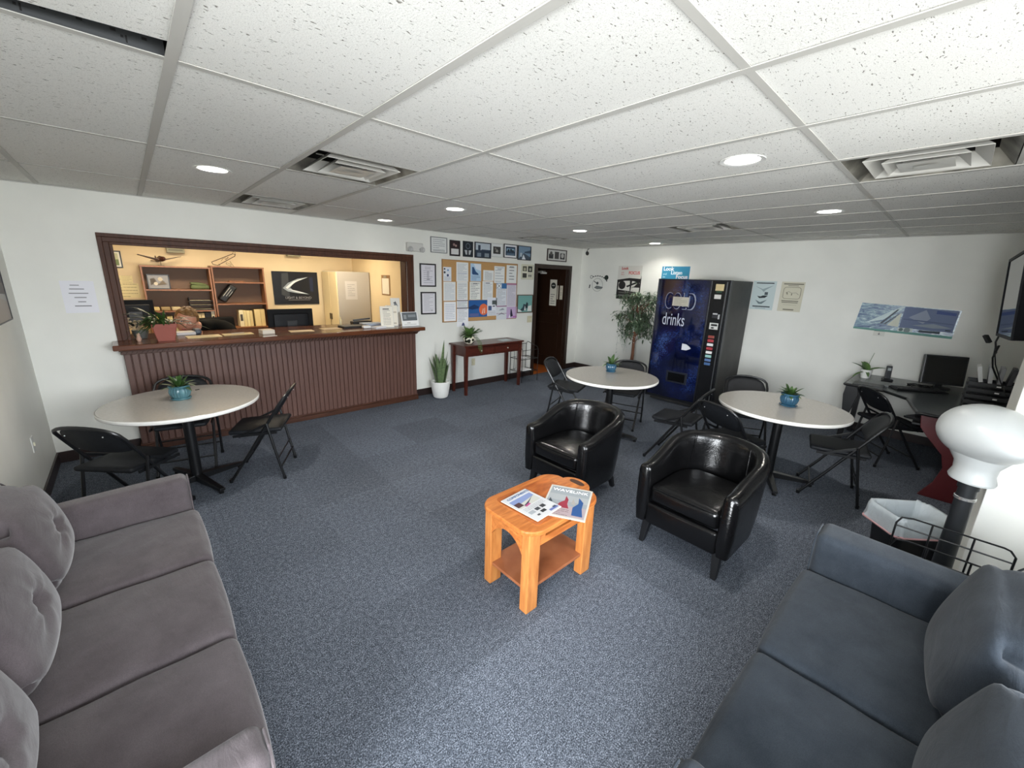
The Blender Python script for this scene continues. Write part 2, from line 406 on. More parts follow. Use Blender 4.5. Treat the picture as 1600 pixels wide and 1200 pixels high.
def framed(name, label, wall, a0, a1, z0, z1, fc, fw_, base, items, group=None, mat_=None, mw=0, cat='picture', th=.018, off=0):
    w = abs(a1-a0); h = z1-z0; loc, rz = wall_xf(wall, a0, z0, off)
    t = thing(name, label, cat, loc, rz, group)
    f = MB()
    f.box(0, -th, 0, w, 0, fw_).box(0, -th, h-fw_, w, 0, h).box(0, -th, fw_, fw_, 0, h-fw_).box(w-fw_, -th, fw_, w, 0, h-fw_)
    f.build('frame', C(fc, .35), t, bevel=.002)
    g = MB(Matrix.Translation((fw_, 0, fw_))); W = w-2*fw_; H = h-2*fw_; mats = [C(mat_ or base, .3)]; idx = {}
    g.box(0, -th*.5, 0, W, -.001, H)
    if mw:
        g.M = Matrix.Translation((fw_+mw, 0, fw_+mw)); W -= 2*mw; H -= 2*mw
        decor(g, mats, W, H, -th*.5, [('r', 0, 0, 1, 1, base)]+list(items), idx)
    else: decor(g, mats, W, H, -th*.5, items, idx)
    g.build('picture', mats, t)
    return t

# ================================================================ THE SETTING
XL, XR, YB, YF, H = -.88, 6.4, -2.45, 3.4, 2.341
struct(MB().box(XL-.15, YB-.15, -.05, XR+.15, YF, 0).build('floor', M_carpet))
struct(MB().box(-1.05, YF, -.05, 3.1, 6.15, -.001).build('floor_office', C((90, 86, 80), .8)))
struct(MB().box(4.6, YF, -.05, 8.2, 6.2, 0).build('floor_hall', M_hallfloor))
# front wall (counter side) with the counter opening and the doorway
w = MB(); T0, T1 = YF, YF+.14; ZT = 2.62
w.box(XL-.15, T0, 0, -.27, T1, ZT).box(-.27, T0, 0, 2.62, T1, 1.0).box(-.27, T0, 1.94, 2.62, T1, ZT)
w.box(2.62, T0, 0, 5.16, T1, ZT).box(5.16, T0, 1.95, 6.03, T1, ZT).box(6.03, T0, 0, XR+.15, T1, ZT)
struct(w.build('wall_front', M_wall))
struct(MB().box(XR, YB-.15, 0, XR+.12, YF, ZT).build('wall_right', M_wall))
w = MB(); w.box(XL-.12, -1.0, 0, XL, YF, ZT).box(XL-.12, YB, 0, XL, -2.42, ZT).box(XL-.12, -2.42, 2.24, XL, -1.0, ZT)
struct(w.build('wall_left', M_wall))
w = MB(); a, b2 = YB-.12, YB
w.box(XL-.12, a, 0, -.7, b2, ZT).box(-.7, a, 0, 2.2, b2, .70).box(-.7, a, 2.2, 2.2, b2, ZT).box(.9, a, .70, 1.08, b2, 2.2).box(2.2, a, 0, XR+.12, b2, ZT)
struct(w.build('wall_back', M_wall))
struct(MB().box(2.86, YB, 0, 3.22, -2.06, ZT-.26).build('wall_pillar', M_wall, bevel=.004))
# glazing frames of entrance and windows (all behind the camera)
f = MB()
for y0 in (-2.42, -1.05): f.box(XL-.1, y0, 0, XL-.04, y0+.05, 2.24)
f.box(XL-.1, -2.42, 2.19, XL-.04, -1.0, 2.24).box(XL-.1, -2.42, 0, XL-.04, -1.0, .1)
struct(f.build('door_1', C((150, 150, 148), .4)))
for i, (x0, x1) in enumerate(((-.7, .9), (1.08, 2.2))):
    f = MB(); f.box(x0, a+.03, .70, x1, a+.08, .75).box(x0, a+.03, 2.15, x1, a+.08, 2.2).box(x0, a+.03, .70, x0+.04, a+.08, 2.2).box(x1-.04, a+.03, .70, x1, a+.08, 2.2)
    struct(f.build('window_%d' % (i+1), C((225, 225, 222), .4)))
# roof void above the tiles
struct(MB().box(-1.1, YB-.15, ZT, 8.2, 6.2, ZT+.05).build('ceiling_deck', C((70, 68, 66), .9)))
# office and hall shells
struct(MB().box(-1.02, 6.0, 0, 3.06, 6.12, ZT).build('wall_office_back', M_wall_office))
struct(MB().box(2.92, T1, 0, 3.04, 6.0, ZT).build('wall_office_right', M_wall_office))
struct(MB().box(-1.02, T1, 0, -.9, 6.0, ZT).build('wall_office_left', M_wall_office))
struct(MB().box(-1.0, T1+.001, 2.36, 3.0, 6.0, 2.38).build('ceiling_office', C((225, 220, 205), .8)))
struct(MB().box(4.6, 6.0, 0, 8.2, 6.12, ZT).box(4.6, T1, 0, 4.72, 6.0, ZT).box(8.1, T1, 0, 8.2, 6.0, ZT).box(XR+.12, T1-.14, 0, 8.2, T1, ZT).build('wall_hall', M_hall))
struct(MB().box(4.6, T1+.001, 2.36, 8.2, 6.0, 2.38).build('ceiling_hall', M_hall))

# ceiling grid: 2 ft along x, 4 ft along y
GX, GY = .6096, 1.2192
CANS = [(.31, 1.62), (2.16, -.89), (2.16, 1.60), (4.08, -.90), (4.10, 1.66), (6.08, -.90), (2.13, 2.98), (6.0, 1.67)]
VENTS = [(1, 0.5), (1, 2.0), (4, -1.5), (7, 0.0), (7, 2.0)]     # cell i, y start in units of GY (half cells)
CR = .085
t = MB(); rows = []
def tile(x0, y0, x1, y1, z=H):
    x0, x1, y0, y1 = max(x0, XL), min(x1, XR), max(y0, YB), min(y1, YF)
    if x1-x0 < .01 or y1-y0 < .01: return
    for cx, cy in CANS:
        if x0+CR < cx < x1-CR and y0+CR < cy < y1-CR:
            ang = sorted([2*PI*k/32 for k in range(32)]+[math.atan2(Y-cy, X-cx) % (2*PI) for X in (x0, x1) for Y in (y0, y1)])
            inn, out = [], []
            for g in ang:
                c_, s_ = math.cos(g), math.sin(g); inn.append((cx+CR*c_, cy+CR*s_, z))
                k = min([(x1-cx)/c_ if c_ > 1e-9 else 9, (x0-cx)/c_ if c_ < -1e-9 else 9, (y1-cy)/s_ if s_ > 1e-9 else 9, (y0-cy)/s_ if s_ < -1e-9 else 9])
                out.append((cx+k*c_, cy+k*s_, z))
            N = len(ang); t.add(inn+out, [((i+1) % N, i, N+i, N+(i+1) % N) for i in range(N)]); return
    t.add([(x0, y0, z), (x0, y1, z), (x1, y1, z), (x1, y0, z)], [(0, 1, 2, 3)])
for i in range(-2, 11):
    for j in range(-3, 3):
        x0, y0 = i*GX, j*GY; x1, y1 = x0+GX, y0+GY
        if (i, j) == (-1, -1):
            t.add([(x0+.01, y0, H+.004), (x0+.01, -.035, H+.004), (-.01, -.115, H+.004), (-.01, y0, H+.004)], [(0, 1, 2, 3)])
            t.add([(x0+.01, -.035, H+.004), (-.01, -.115, H+.004), (-.01, -.115, H+.02), (x0+.01, -.035, H+.02)], [(0, 1, 2, 3)])
            continue
        vh = [v_ for v_ in VENTS if v_[0] == i and j <= v_[1] < j+1]
        if vh:
            half = 0 if vh[0][1] == j else 1
            if half == 0: tile(x0, y0+GY/2, x1, y1)
            else: tile(x0, y0, x1, y0+GY/2)
        else: tile(x0, y0, x1, y1, H+random.uniform(0, .0015))
struct(t.build('ceiling', M_tile))
g = MB(); hw = .0155
for i in range(-1, 11):
    g.box(i*GX-hw, YB, H-.0045, i*GX+hw, YF, H-.0012); g.box(i*GX-.001, YB, H, i*GX+.001, YF, H+.038)
for j in range(-2, 3):
    for i in range(-2, 11):
        xa, xb = max(XL, i*GX+hw), min(XR, (i+1)*GX-hw)
        if xb > xa: g.box(xa, j*GY-hw*.85, H-.0036, xb, j*GY+hw*.85, H-.0012)
for i, yy in VENTS: 
    ys = yy*GY if (yy % 1) else yy*GY+GY/2
    g.box(i*GX+hw, ys-.009, H-.0022, (i+1)*GX-hw, ys+.009, H-.0012)
g.box(XL, YF-.02, H-.008, XR, YF, H-.002).box(XR-.02, YB, H-.008, XR, YF, H-.002).box(XL, YB, H-.008, XL+.02, YF, H-.002)
struct(g.build('trim_1', M_tee))
# bare web of the tee seen where the tile has slipped
g = MB(); g.box(-GX+.02, -.004, H, -.012, .004, H+.05, 0)
for k in range(9):
    x = -.59+k*.066; g.box(x, -.0055, H+.028, x+.012, -.0035, H+.035, 1)
    if k % 3 == 1: g.box(x+.03, -.0055, H+.008, x+.034, -.0035, H+.026, 1); g.box(x+.02, -.0055, H+.018, x+.026, -.0035, H+.024, 1)
struct(g.build('trim_2', [M_darkmetal, C((12, 12, 12))]))
def diffuser(i, yy, label):
    cx, cy = (i+.5)*GX, yy*GY+GY/4
    r = thing('ceiling_vent', label, 'vent', (cx, cy, H), 0, 'square air diffusers in the ceiling')
    def frust(a, za, b_, zb, m_, name):
        q = MB(); A = [(-a, -a, za), (a, -a, za), (a, a, za), (-a, a, za)]; B = [(-b_, -b_, zb), (b_, -b_, zb), (b_, b_, zb), (-b_, b_, zb)]
        q.add(A+B, [(k, (k+1) % 4, 4+(k+1) % 4, 4+k) for k in range(4)])
        o = q.build(name, m_, r); s_ = o.modifiers.new('s', 'SOLIDIFY'); s_.thickness = .002; return o
    frust(.292, 0, .225, .075, M_dust_shade, 'outer_flange')
    frust(.215, -.004, .15, .055, M_metalwhite, 'louvre'); frust(.15, -.010, .10, .035, M_metalwhite, 'louvre')
    q = MB(); A = .10; q.add([(-A, -A, -.012), (A, -A, -.012), (A, A, -.012), (-A, A, -.012)], [(0, 1, 2, 3)]); q.add([(-.04, -.04, -.018), (.04, -.04, -.018), (.04, .04, -.018), (-.04, .04, -.018)], [(0, 1, 2, 3)])
    q.build('centre_plate', M_metalwhite, r)
    q = MB(); q.box(-.295, -.295, .13, .295, .295, .135); q.box(-.295, -.295, .07, -.29, .295, .13).box(.29, -.295, .07, .295, .295, .13).box(-.295, -.295, .07, .295, -.29, .13).box(-.295, .29, .07, .295, .295, .13)
    q.build('duct_box', C((40, 38, 36), .8), r)
    q = MB(); q.bar((-.2, 0, .05), (.2, 0, .05), .012, .003).bar((0, -.2, .05), (0, .2, .05), .012, .003); q.build('bracket', M_metalwhite, r)
VL = ['stained square ceiling diffuser above the floor between counter and sofa', 'square ceiling diffuser nearest the counter opening', 'large square ceiling diffuser nearest the right edge of the view',
      'square ceiling diffuser in front of the drinks machine', 'square ceiling diffuser just in front of the brown door']
for (i, yy), lb in zip(VENTS, VL): diffuser(i, yy, lb)
CL = ['round recessed ceiling light nearest the left wall', 'large round recessed ceiling light above the leather armchairs', 'round recessed ceiling light in the middle of the ceiling',
      'round recessed ceiling light above the right hand round table', 'round recessed ceiling light above the middle round table', 'round recessed ceiling light close to the right wall over the desk',
      'round recessed ceiling light close above the right end of the counter opening', 'faint round recessed ceiling light in the far corner']
for (cx, cy), lb in zip(CANS, CL):
    r = thing('ceiling_light', lb, 'ceiling light', (cx, cy, H), 0, 'recessed ceiling lights')
    MB().lathe([(CR-.006, .0), (CR+.018, -.004), (CR+.018, .0)], n=40, caps=False).build('trim_ring', M_white, r, smooth=True)
    q = MB(); n_ = 40; pr = [(CR-.002, -.002), (CR-.012, .035), (.062, .075)]
    q.add([(rr*math.cos(2*PI*k/n_), rr*math.sin(2*PI*k/n_), z) for rr, z in pr for k in range(n_)], [(j*n_+k, j*n_+(k+1) % n_, (j+1)*n_+(k+1) % n_, (j+1)*n_+k) for j in range(2) for k in range(n_)])
    q.build('reflector', C((225, 223, 218), .25, 0), r, smooth=True)
    ld = bpy.data.lights.new('downlight', 'AREA'); ld.shape = 'DISK'; ld.size = .10; ld.energy = 6 if CANS.index((cx, cy)) < 6 else (3.5 if cx > 5 else .4); ld.color = (1, .96, .9)
    lo = bpy.data.objects.new('downlight', ld); COL.objects.link(lo); lo.parent = r; lo.location = (0, 0, .066)
    MB().lathe([(0.001, .074), (.062, .074), (.062, .09), (.001, .09)], n=32).build('lens', M_lens, r)

# baseboards
struct(MB().box(XL, YF-.014, 0, -.32, YF, .1).box(2.69, YF-.014, 0, 5.08, YF, .1).box(6.1, YF-.014, 0, XR, YF, .1).build('baseboard_front', M_base, bevel=.003))
struct(MB().box(XR-.014, YB, 0, XR, YF-.014, .1).build('baseboard_right', M_base, bevel=.003))
struct(MB().box(XL, -1.0, 0, XL+.014, YF-.014, .1).build('baseboard_left', M_base, bevel=.003))
# trim around the counter opening (stepped moulding)
g = MB()
def mould(g_, x0, z0, x1, z1, y):      # horizontal or vertical piece
    g_.box(x0, y-.018, z0, x1, y, z1)
for k, (d0, d1, th) in enumerate(((0, .032, .026), (.032, .072, .016), (.072, .094, .03))):
    # d measured from the outer edge inwards
    g.box(-.335+d0, YF-th, 2.0-d1, 2.715-d0, YF, 2.0-d0)
    g.box(-.335+d0, YF-th, 1.06, -.335+d1, YF, 2.0-d1); g.box(2.715-d1, YF-th, 1.06, 2.715-d0, YF, 2.0-d1)
g.box(-.27, YF, 1.92, 2.62, T1, 1.94).box(-.27, YF, 1.06, -.25, T1, 1.92).box(2.60, YF, 1.06, 2.62, T1, 1.92)
struct(g.build('trim_3', M_trimz, bevel=.003))
g = MB()
g.box(5.09, YF-.02, 0, 5.165, YF, 2.0).box(6.025, YF-.02, 0, 6.1, YF, 2.0).box(5.165, YF-.02, 1.93, 6.025, YF, 2.0)
g.box(5.16, YF, 0, 5.18, T1, 1.95).box(6.01, YF, 0, 6.03, T1, 1.95).box(5.18, YF, 1.93, 6.01, T1, 1.95)
struct(g.build('trim_4', M_doorwood, bevel=.003))
# brown door standing ajar into the hall
dang = math.radians(95)
d = thing('door', 'dark brown wooden door ajar beneath a framed photo strip', 'door', (6.005, YF+.03, 0), dang); d.name = 'door_2'; struct(d)
MB().box(0, -.02, .012, .84, .02, 1.93).build('slab', M_doorwood, d, bevel=.003)
g = MB(); 
for (x0, z0, x1, z1) in ((.12, .2, .72, .9), (.12, 1.05, .72, 1.8)):
    g.box(x0, .02, z0, x1, .026, z0+.03).box(x0, .02, z1-.03, x1, .026, z1).box(x0, .02, z0, x0+.03, .026, z1).box(x1-.03, .02, z0, x1, .026, z1)
g.build('panel_moulding', M_doorwood, d)
MB().ell((.78, .06, .98), (.028, .028, .028)).build('door_knob', C((150, 130, 90), .3, .8), d, smooth=True)
g = MB(); g.box(.55, .02, 1.86, .80, .055, 1.90); g.build('door_closer', C((200, 198, 190), .4), d)

# ================================================================ RECEPTION COUNTER
ctr = thing('reception_counter', 'wooden reception counter with brown ribbed front under the wall opening', 'counter', (1.17, 3.3, 0))
cx = 1.17
g = MB(Matrix.Translation((-cx, -3.3, 0)))
g.box(-.37, 3.06, 1.012, 2.69, YF-.002, 1.06).box(-.25, YF-.002, 1.012, 2.60, 3.86, 1.06)
g.build('countertop', M_counter, ctr, bevel=.008)
g = MB(Matrix.Translation((-cx, -3.3, 0))); n_ = 58; x0, x1 = -.315, 2.665; pw = (x1-x0)/n_; P = []
for i in range(n_):
    a = x0+i*pw
    P += [(a, 3.292), (a+pw*.1, 3.280), (a+pw*.84, 3.280), (a+pw*.94, 3.292)]
P += [(x1, 3.292), (x1, 3.398), (x0, 3.398)]
g.prism(P, .07, .96); g.build('ribbed_panel', M_tambour, ctr)
g = MB(Matrix.Translation((-cx, -3.3, 0))); g.box(-.34, 3.19, .985, 2.68, 3.398, 1.012).box(-.33, 3.262, .945, 2.675, 3.398, .985)
g.build('cornice', M_trim, ctr, bevel=.004)
g = MB(Matrix.Translation((-cx, -3.3, 0)))
x = -.33; k = 0
while x < 2.66:
    g.bar((x, 3.252, .952), (x+.03, 3.252, .98), .014, .012); x += .036
g.build('rope_moulding', M_trim, ctr)
g = MB(Matrix.Translation((-cx, -3.3, 0))); g.box(-.325, 3.26, 0, 2.672, 3.398, .052).box(-.325, 3.27, .052, 2.672, 3.398, .075)
g.build('plinth', M_trim, ctr, bevel=.004)

# ================================================================ SOFAS
def sofa(name, label, loc, rz, L, D, nseat, arm, mat, seatz=.45, backh=.83, armh=.62, tuft=True):
    """front faces local +Y, centred on x; origin on the floor at the middle of the front edge"""
    r = thing(name, label, 'sofa', loc, rz, None)
    W = L-2*arm
    g = MB(); g.rbox((0, -D/2-.01, .20), (L-.02, D-.06, .20), .03, 4); g.build('base', mat, r, smooth=True)
    for s in (-1, 1):
        def slope(p, u, v, w, s=s):
            if w > 0: p.z -= .02*(1-v)*.5
            return p
        g = MB(); g.rbox((s*(L/2-arm/2), -D/2+.01, armh/2+.05), (arm, D-.06, armh-.1), .035, 6, (.008, .006, .004), fn=slope)
        o = g.build('arm', mat, r, smooth=True, ang=180)
        q = MB(); xx = s*(L/2-arm/2); hw_, zt, zb = arm/2-.012, armh-.012, .14; yy = -.018
        pp = [(xx-hw_, yy, zb), (xx-hw_, yy, zt-.03), (xx-hw_+.03, yy, zt), (xx+hw_-.03, yy, zt), (xx+hw_, yy, zt-.03), (xx+hw_, yy, zb)]
        q.tube(pp, .004, 6); e = q.build('piping', mat, o, smooth=True)
    g = MB(); g.rbox((0, -D+.09, .42), (L-.03, .17, .62), .05, 6, (0, .01, .005), R=Matrix.Rotation(math.radians(6), 3, 'X')); g.build('back_frame', mat, r, smooth=True, ang=180)
    sw = W/nseat
    for i in range(nseat):
        x = -W/2+sw*(i+.5); g = MB()
        ph = random.random()*6
        def wr(p, u, v, w, ph=ph):
            if w > .5: p.z += .0022*math.sin(11*u+7*v+ph)*(1-v*v)+.0016*math.sin(19*v-9*u+ph)*(1-u*u)
            return p
        g.rbox((x, -.30, seatz-.08), (sw-.006, .60, .155), .035, 14, (0, .012, .018), fn=wr)
        g.build('seat_cushion', mat, r, smooth=True, ang=180)
        g = MB(); hh = backh-seatz+.03
        def puff(p, u, v, w, ph=ph):
            if v > 0:
                rr = (u*u+w*w)**.5
                if tuft:
                    p.y -= .050*math.exp(-(rr/.13)**2)*v
                    a = math.atan2(w, u)
                    p.y -= .009*v*max(0, math.cos(1.5*a+.6+ph*.1))**12*math.exp(-(rr-.32)**2*10)
                    p.y += .003*math.sin(7*a+ph)*v*math.exp(-(rr-.3)**2*30)
                else:
                    p.y += .005*math.sin(3*u+2*w+ph)*v
            k = (abs(u)**3)*(abs(w)**3); p.x -= (1 if u > 0 else -1)*.085*k; p.z -= (1 if w > 0 else -1)*.075*k
            return p
        RX = Matrix.Rotation(math.radians(15), 3, 'X'); cc = Vector((x, -D+(.185 if tuft else .215), seatz+hh/2-.02))
        g.rbox(tuple(cc), (sw+.012, .17, hh), .08, 20, (.012, .045, .02), R=RX, fn=puff)
        o = g.build('back_cushion', mat, r, smooth=True, ang=180)
        if tuft:
            ct = RX @ Vector((0, (.085+.045-.052), 0))+cc
            MB().ell(tuple(ct), (.012, .008, .012), 8).build('button', mat, o, smooth=True)
        q = MB(); pp = []
        for k in range(25):
            u = -1+2*k/24; kk = abs(u)**6; pp.append(cc+RX @ Vector((u*(sw/2-.045), .015, hh/2+.004-.06*kk+.02*(1-u*u))))
        q.tube(pp, .0035, 6); q.build('piping', mat, o, smooth=True)
    for x in (-L/2+.08, L/2-.08):
        for y in (-.08, -D+.1): MB().lathe([(.018, 0), (.025, .11)], (x, y, 0), 12).build('leg', M_black, r, smooth=True)
    return r
sofa('sofa', 'mauve grey three seat sofa with button tufted back cushions', (-.09, .055, 0), -PI/2, 1.90, .77, 3, .13, M_fabL)
sofa('sofa', 'slate blue grey two seat sofa with plain back cushions', (1.35, -1.52, 0), 0, 1.74, .78, 2, .19, M_fabR, tuft=False, armh=.61, seatz=.43)

# ================================================================ LEATHER TUB CHAIRS
def tub_chair():
    r = thing('tub_chair', 'black leather tub chair beside the pine side table, nearer the counter', 'armchair', (0, 0, 0), 0, 'black leather tub chairs')
    R_ = .272; yb = -.035; N = 44; path = []        # centreline of the wrap-around back, half thickness .052
    yf = .285
    straight = yf-yb; arc = PI*R_; tot = 2*straight+arc
    for i in range(N+1):
        s = tot*i/N
        if s < straight: p = Vector((R_, yf-s, 0)); n_ = Vector((1, 0, 0))
        elif s < straight+arc:
            a = (s-straight)/R_; p = Vector((R_*math.cos(a), yb-R_*math.sin(a)*1.02, 0)); n_ = Vector((math.cos(a), -math.sin(a), 0))
        else: p = Vector((-R_, yb+(s-straight-arc), 0)); n_ = Vector((-1, 0, 0))
        t_ = s/tot; e = math.sin(PI*t_); h = .572+.125*min(1, max(0, (e-.12)/.75))**1.2
        path.append((p, n_, h, t_))
    g = MB(); rings = []; hw_ = .045
    sec = []
    for p, n_, h, t_ in path:
        lean = .045*math.sin(PI*t_)**2
        ring = []
        def P(off, z): return p+n_*(off+lean*max(0, z-.3)/.4)+Vector((0, 0, z))
        ring.append(P(hw_-.015, .165))
        for z in (.3, .42, h-.09): ring.append(P(hw_-.012+.012*(z > .25), z))
        for k in range(7):
            a = PI*k/6; ring.append(P(hw_*math.cos(a), h-.045+.045*math.sin(a)))
        for z in (h-.1, .46, .38, .24): ring.append(P(-hw_-.02*(h-.04-z), z))
        ring.append(P(-hw_+.01, .165)); rings.append(ring)
    K = len(rings[0])
    # rounded front ends
    def endcap(base, dy):
        out = []
        for q, (sc_, off) in enumerate(((.55, .034), (.86, .022), (.97, .009))):
            c = sum(base, Vector())/K; out.append([Vector((c.x+(v_.x-c.x)*sc_, v_.y+off*dy, (v_.z-(1-sc_)*(.03 if v_.z > .4 else -.01)))) for v_ in base])
        return out
    allr = endcap(rings[0], 1)+rings+endcap(rings[-1], 1)[::-1]
    vs_ = [v_ for ring in allr for v_ in ring]; fs = []
    for i in range(len(allr)-1):
        for k in range(K): fs.append((i*K+k, (i+1)*K+k, (i+1)*K+(k+1) % K, i*K+(k+1) % K))
    fs.append(tuple(range(K))); fs.append(tuple((len(allr)-1)*K+k for k in range(K))[::-1])
    g.add(vs_, fs); g.build('back_and_arms', M_leather, r, smooth=True, ang=70)
    def seatfn(p, u, v, w):
        if v < -.3:
            k = (-v-.3)/.7; p.x *= 1-.42*k*k
        return p
    g = MB(); g.rbox((0, .045, .375), (.455, .51, .13), .04, 10, (0, .012, .016), fn=seatfn); o = g.build('seat_cushion', M_leather, r, smooth=True, ang=180)
    q = MB(); q.tube([(-.2, .30, .425), (0, .312, .432), (.2, .30, .425)], .006, 6); q.build('piping', M_leather, o, smooth=True)
    g = MB(); g.rbox((0, .285, .235), (.465, .05, .15), .02, 6, (0, .006, 0)); g.build('front_rail', M_leather, r, smooth=True, ang=180)
    # seams between the arms and the inner back
    for s in (-1, 1):
        q = MB(); pts = []
        a = math.radians(36 if s > 0 else 144)
        for k in range(9):
            z = .40+.29*k/8; R2 = R_-hw_+.003+.02*k/8
            pts.append((R2*math.cos(a+s*.02*k), yb-R2*math.sin(a+s*.02*k), z))
        q.tube(pts, .0035, 6); q.build('seam', M_leather, r, smooth=True)
    q = MB(); q.tube([(p.x+n_.x*(hw_-.002), p.y+n_.y*(hw_-.002), h-.052) for p, n_, h, t_ in path if .0 <= t_ <= 1], .0035, 6); q.build('top_piping', M_leather, r, smooth=True)
    for sx_ in (-1, 1):
        for y, dy in ((.25, .035), (-.22, -.05)):
            g = MB(); xb, xt = sx_*.245, sx_*.232
            if y < 0: xt *= .8; xb *= .86
            g.add([(xb-.016, y+dy-.016, 0), (xb+.016, y+dy-.016, 0), (xb+.016, y+dy+.016, 0), (xb-.016, y+dy+.016, 0), (xt-.026, y-.026, .18), (xt+.026, y-.026, .18), (xt+.026, y+.026, .18), (xt-.026, y+.026, .18)],
                  [(0, 3, 2, 1), (4, 5, 6, 7), (0, 1, 5, 4), (1, 2, 6, 5), (2, 3, 7, 6), (3, 0, 4, 7)])
            g.build('leg', M_black, r, bevel=.003)
    return r
tc = tub_chair(); tc.location = (2.40, .17, 0); tc.rotation_euler.z = PI/2+math.radians(1)
t2 = dup(tc); t2.location = (2.46, -.86, 0); t2.rotation_euler.z = PI/2-math.radians(1)
t2['label'] = 'black leather tub chair in front of the right hand round table'

# ================================================================ FOLDING CHAIRS
def folding_chair():
    r = thing('folding_chair', 'x', 'chair', (0, 0, 0), 0, 'black metal folding chairs')
    yf, yr, yj, zj = .22, -.183, -.095, .50; wf = .20
    def A(z): return yj-(z-zj)*.63
    g = MB(); path = [(-wf, yf, .01)]
    for z in (.2, .4, .5, .6, .66): path.append((-wf-.008*(z > .45), A(z), z))
    for k in range(1, 12):
        a = PI*k/12; x = -.208*math.cos(a); z = .66+.105*math.sin(a)**.55
        path.append((x, A(z)-.012*math.sin(a), z))
    for z in (.66, .6, .5, .4, .2): path.append((wf+.008*(z > .45), A(z), z))
    path.append((wf, yf, .01))
    g.tube(path, .0115, 8); g.build('frame', M_blackm, r, smooth=True)
    for s in (-1, 1):
        g = MB(); g.tube([(s*.222, yj-.0, zj+.01), (s*.222, (yj+yr)/2, .25), (s*.215, yr, .01)], .0105, 8); g.build('leg', M_blackm, r, smooth=True)
        g = MB(); g.bar((s*.224, yj+.01, zj), (s*.205, .12, .405), .014, .018); g.bar((s*.21, -.16, .425), (s*.21, .16, .41), .008, .02); g.build('hinge_bar', M_blackm, r)
        MB().lathe([(.013, 0), (.0155, .004), (.014, .03)], (s*wf, yf, 0), 10).build('foot', M_black, r, smooth=True)
        MB().lathe([(.012, 0), (.0145, .004), (.013, .03)], (s*.215, yr, 0), 10).build('foot', M_black, r, smooth=True)
    g = MB(); g.tube([(-wf, .155, .115), (wf, .155, .115)], .007, 6); g.build('crossbar', M_blackm, r, smooth=True)
    g = MB(); g.tube([(-.216, -.172, .12), (.216, -.172, .12)], .007, 6); g.tube([(-.218, -.155, .2), (.218, -.155, .2)], .006, 6); g.build('crossbar', M_blackm, r, smooth=True)
    def sf(p, u, v, w):
        if v > .3: p.x *= 1-.10*((v-.3)/.7)**2
        p.z -= .008*v; return p
    g = MB(); g.rbox((0, .005, .435), (.385, .40, .035), .016, 6, (0, 0, .004), fn=sf); g.build('seat', M_padblack, r, smooth=True, ang=180)
    # curved padded back inside the arch
    vs_ = []; fs = []; NX, NZ = 18, 8
    for side in (0, 1):
        for j in range(NZ+1):
            for i in range(NX+1):
                u = -1+2*i/NX; w = j/NZ; x = .192*u
                zt = .655+.100*max(0, 1-abs(u)**3.2)**.6; zb = .555+.028*u*u*u*u-.006; z = zb+(zt-zb)*w
                e = (max(0, 1-abs(u)**6)*max(0, 1-abs(2*w-1)**4))**.5
                y = A(z)-.020*(1-u*u)+(.016 if side else -.004)*e
                vs_.append((x, y, z))
    Kk = (NX+1)*(NZ+1)
    for side in (0, 1):
        for j in range(NZ):
            for i in range(NX):
                a = side*Kk+j*(NX+1)+i; q = (a, a+1, a+NX+2, a+NX+1); fs.append(q if side == 0 else q[::-1])
    for j in range(NZ):
        for i in (0, NX):
            a = j*(NX+1)+i; q = (a, a+NX+1, a+NX+1+Kk, a+Kk); fs.append(q if i else q[::-1])
    for i in range(NX):
        for j in (0, NZ):
            a = j*(NX+1)+i; q = (a, a+Kk, a+1+Kk, a+1); fs.append(q if j else q[::-1])
    g = MB(); g.add(vs_, fs); g.build('backrest', M_padblack, r, smooth=True, ang=60)
    for s in (-1, 1): MB().ell((s*.12, A(.70)-.028, .70), (.005, .004, .005), 6).build('rivet', C((190, 190, 190), .3, .8), r, smooth=True)
    return r
CH = [((-.36, 1.90), 46, 'black folding chair nearest the left wall, half behind the mauve sofa'),
      ((.0, 2.66), 258, 'black folding chair between the left round table and the counter'),
      ((.49, 2.13), 154, 'black folding chair standing free on the right of the left round table'),
      ((3.73, 1.40), 292, 'black folding chair at the near door side of the middle round table'),
      ((4.16, .84), 199, 'black folding chair behind the middle round table, by the hanging plant'),
      ((3.70, -.08), 97, 'black folding chair in side view between the middle and right round tables'),
      ((3.55, -.65), 338, 'black folding chair with its back right behind the right tub chair'),
      ((4.50, -.45), 208, 'black folding chair on the far side of the right round table, by the drinks machine'),
      ((4.098, -1.321), 102.7, 'black folding chair on the near right of the right round table by the bin'),
      ((5.40, -1.53), 309, 'black folding chair at the computer desk')]
fc0 = folding_chair()
for i, ((x, y), deg, lb) in enumerate(CH):
    o = fc0 if i == 0 else dup(fc0)
    o.location = (x, y, 0); o.rotation_euler.z = math.radians(deg)-PI/2; o['label'] = lb

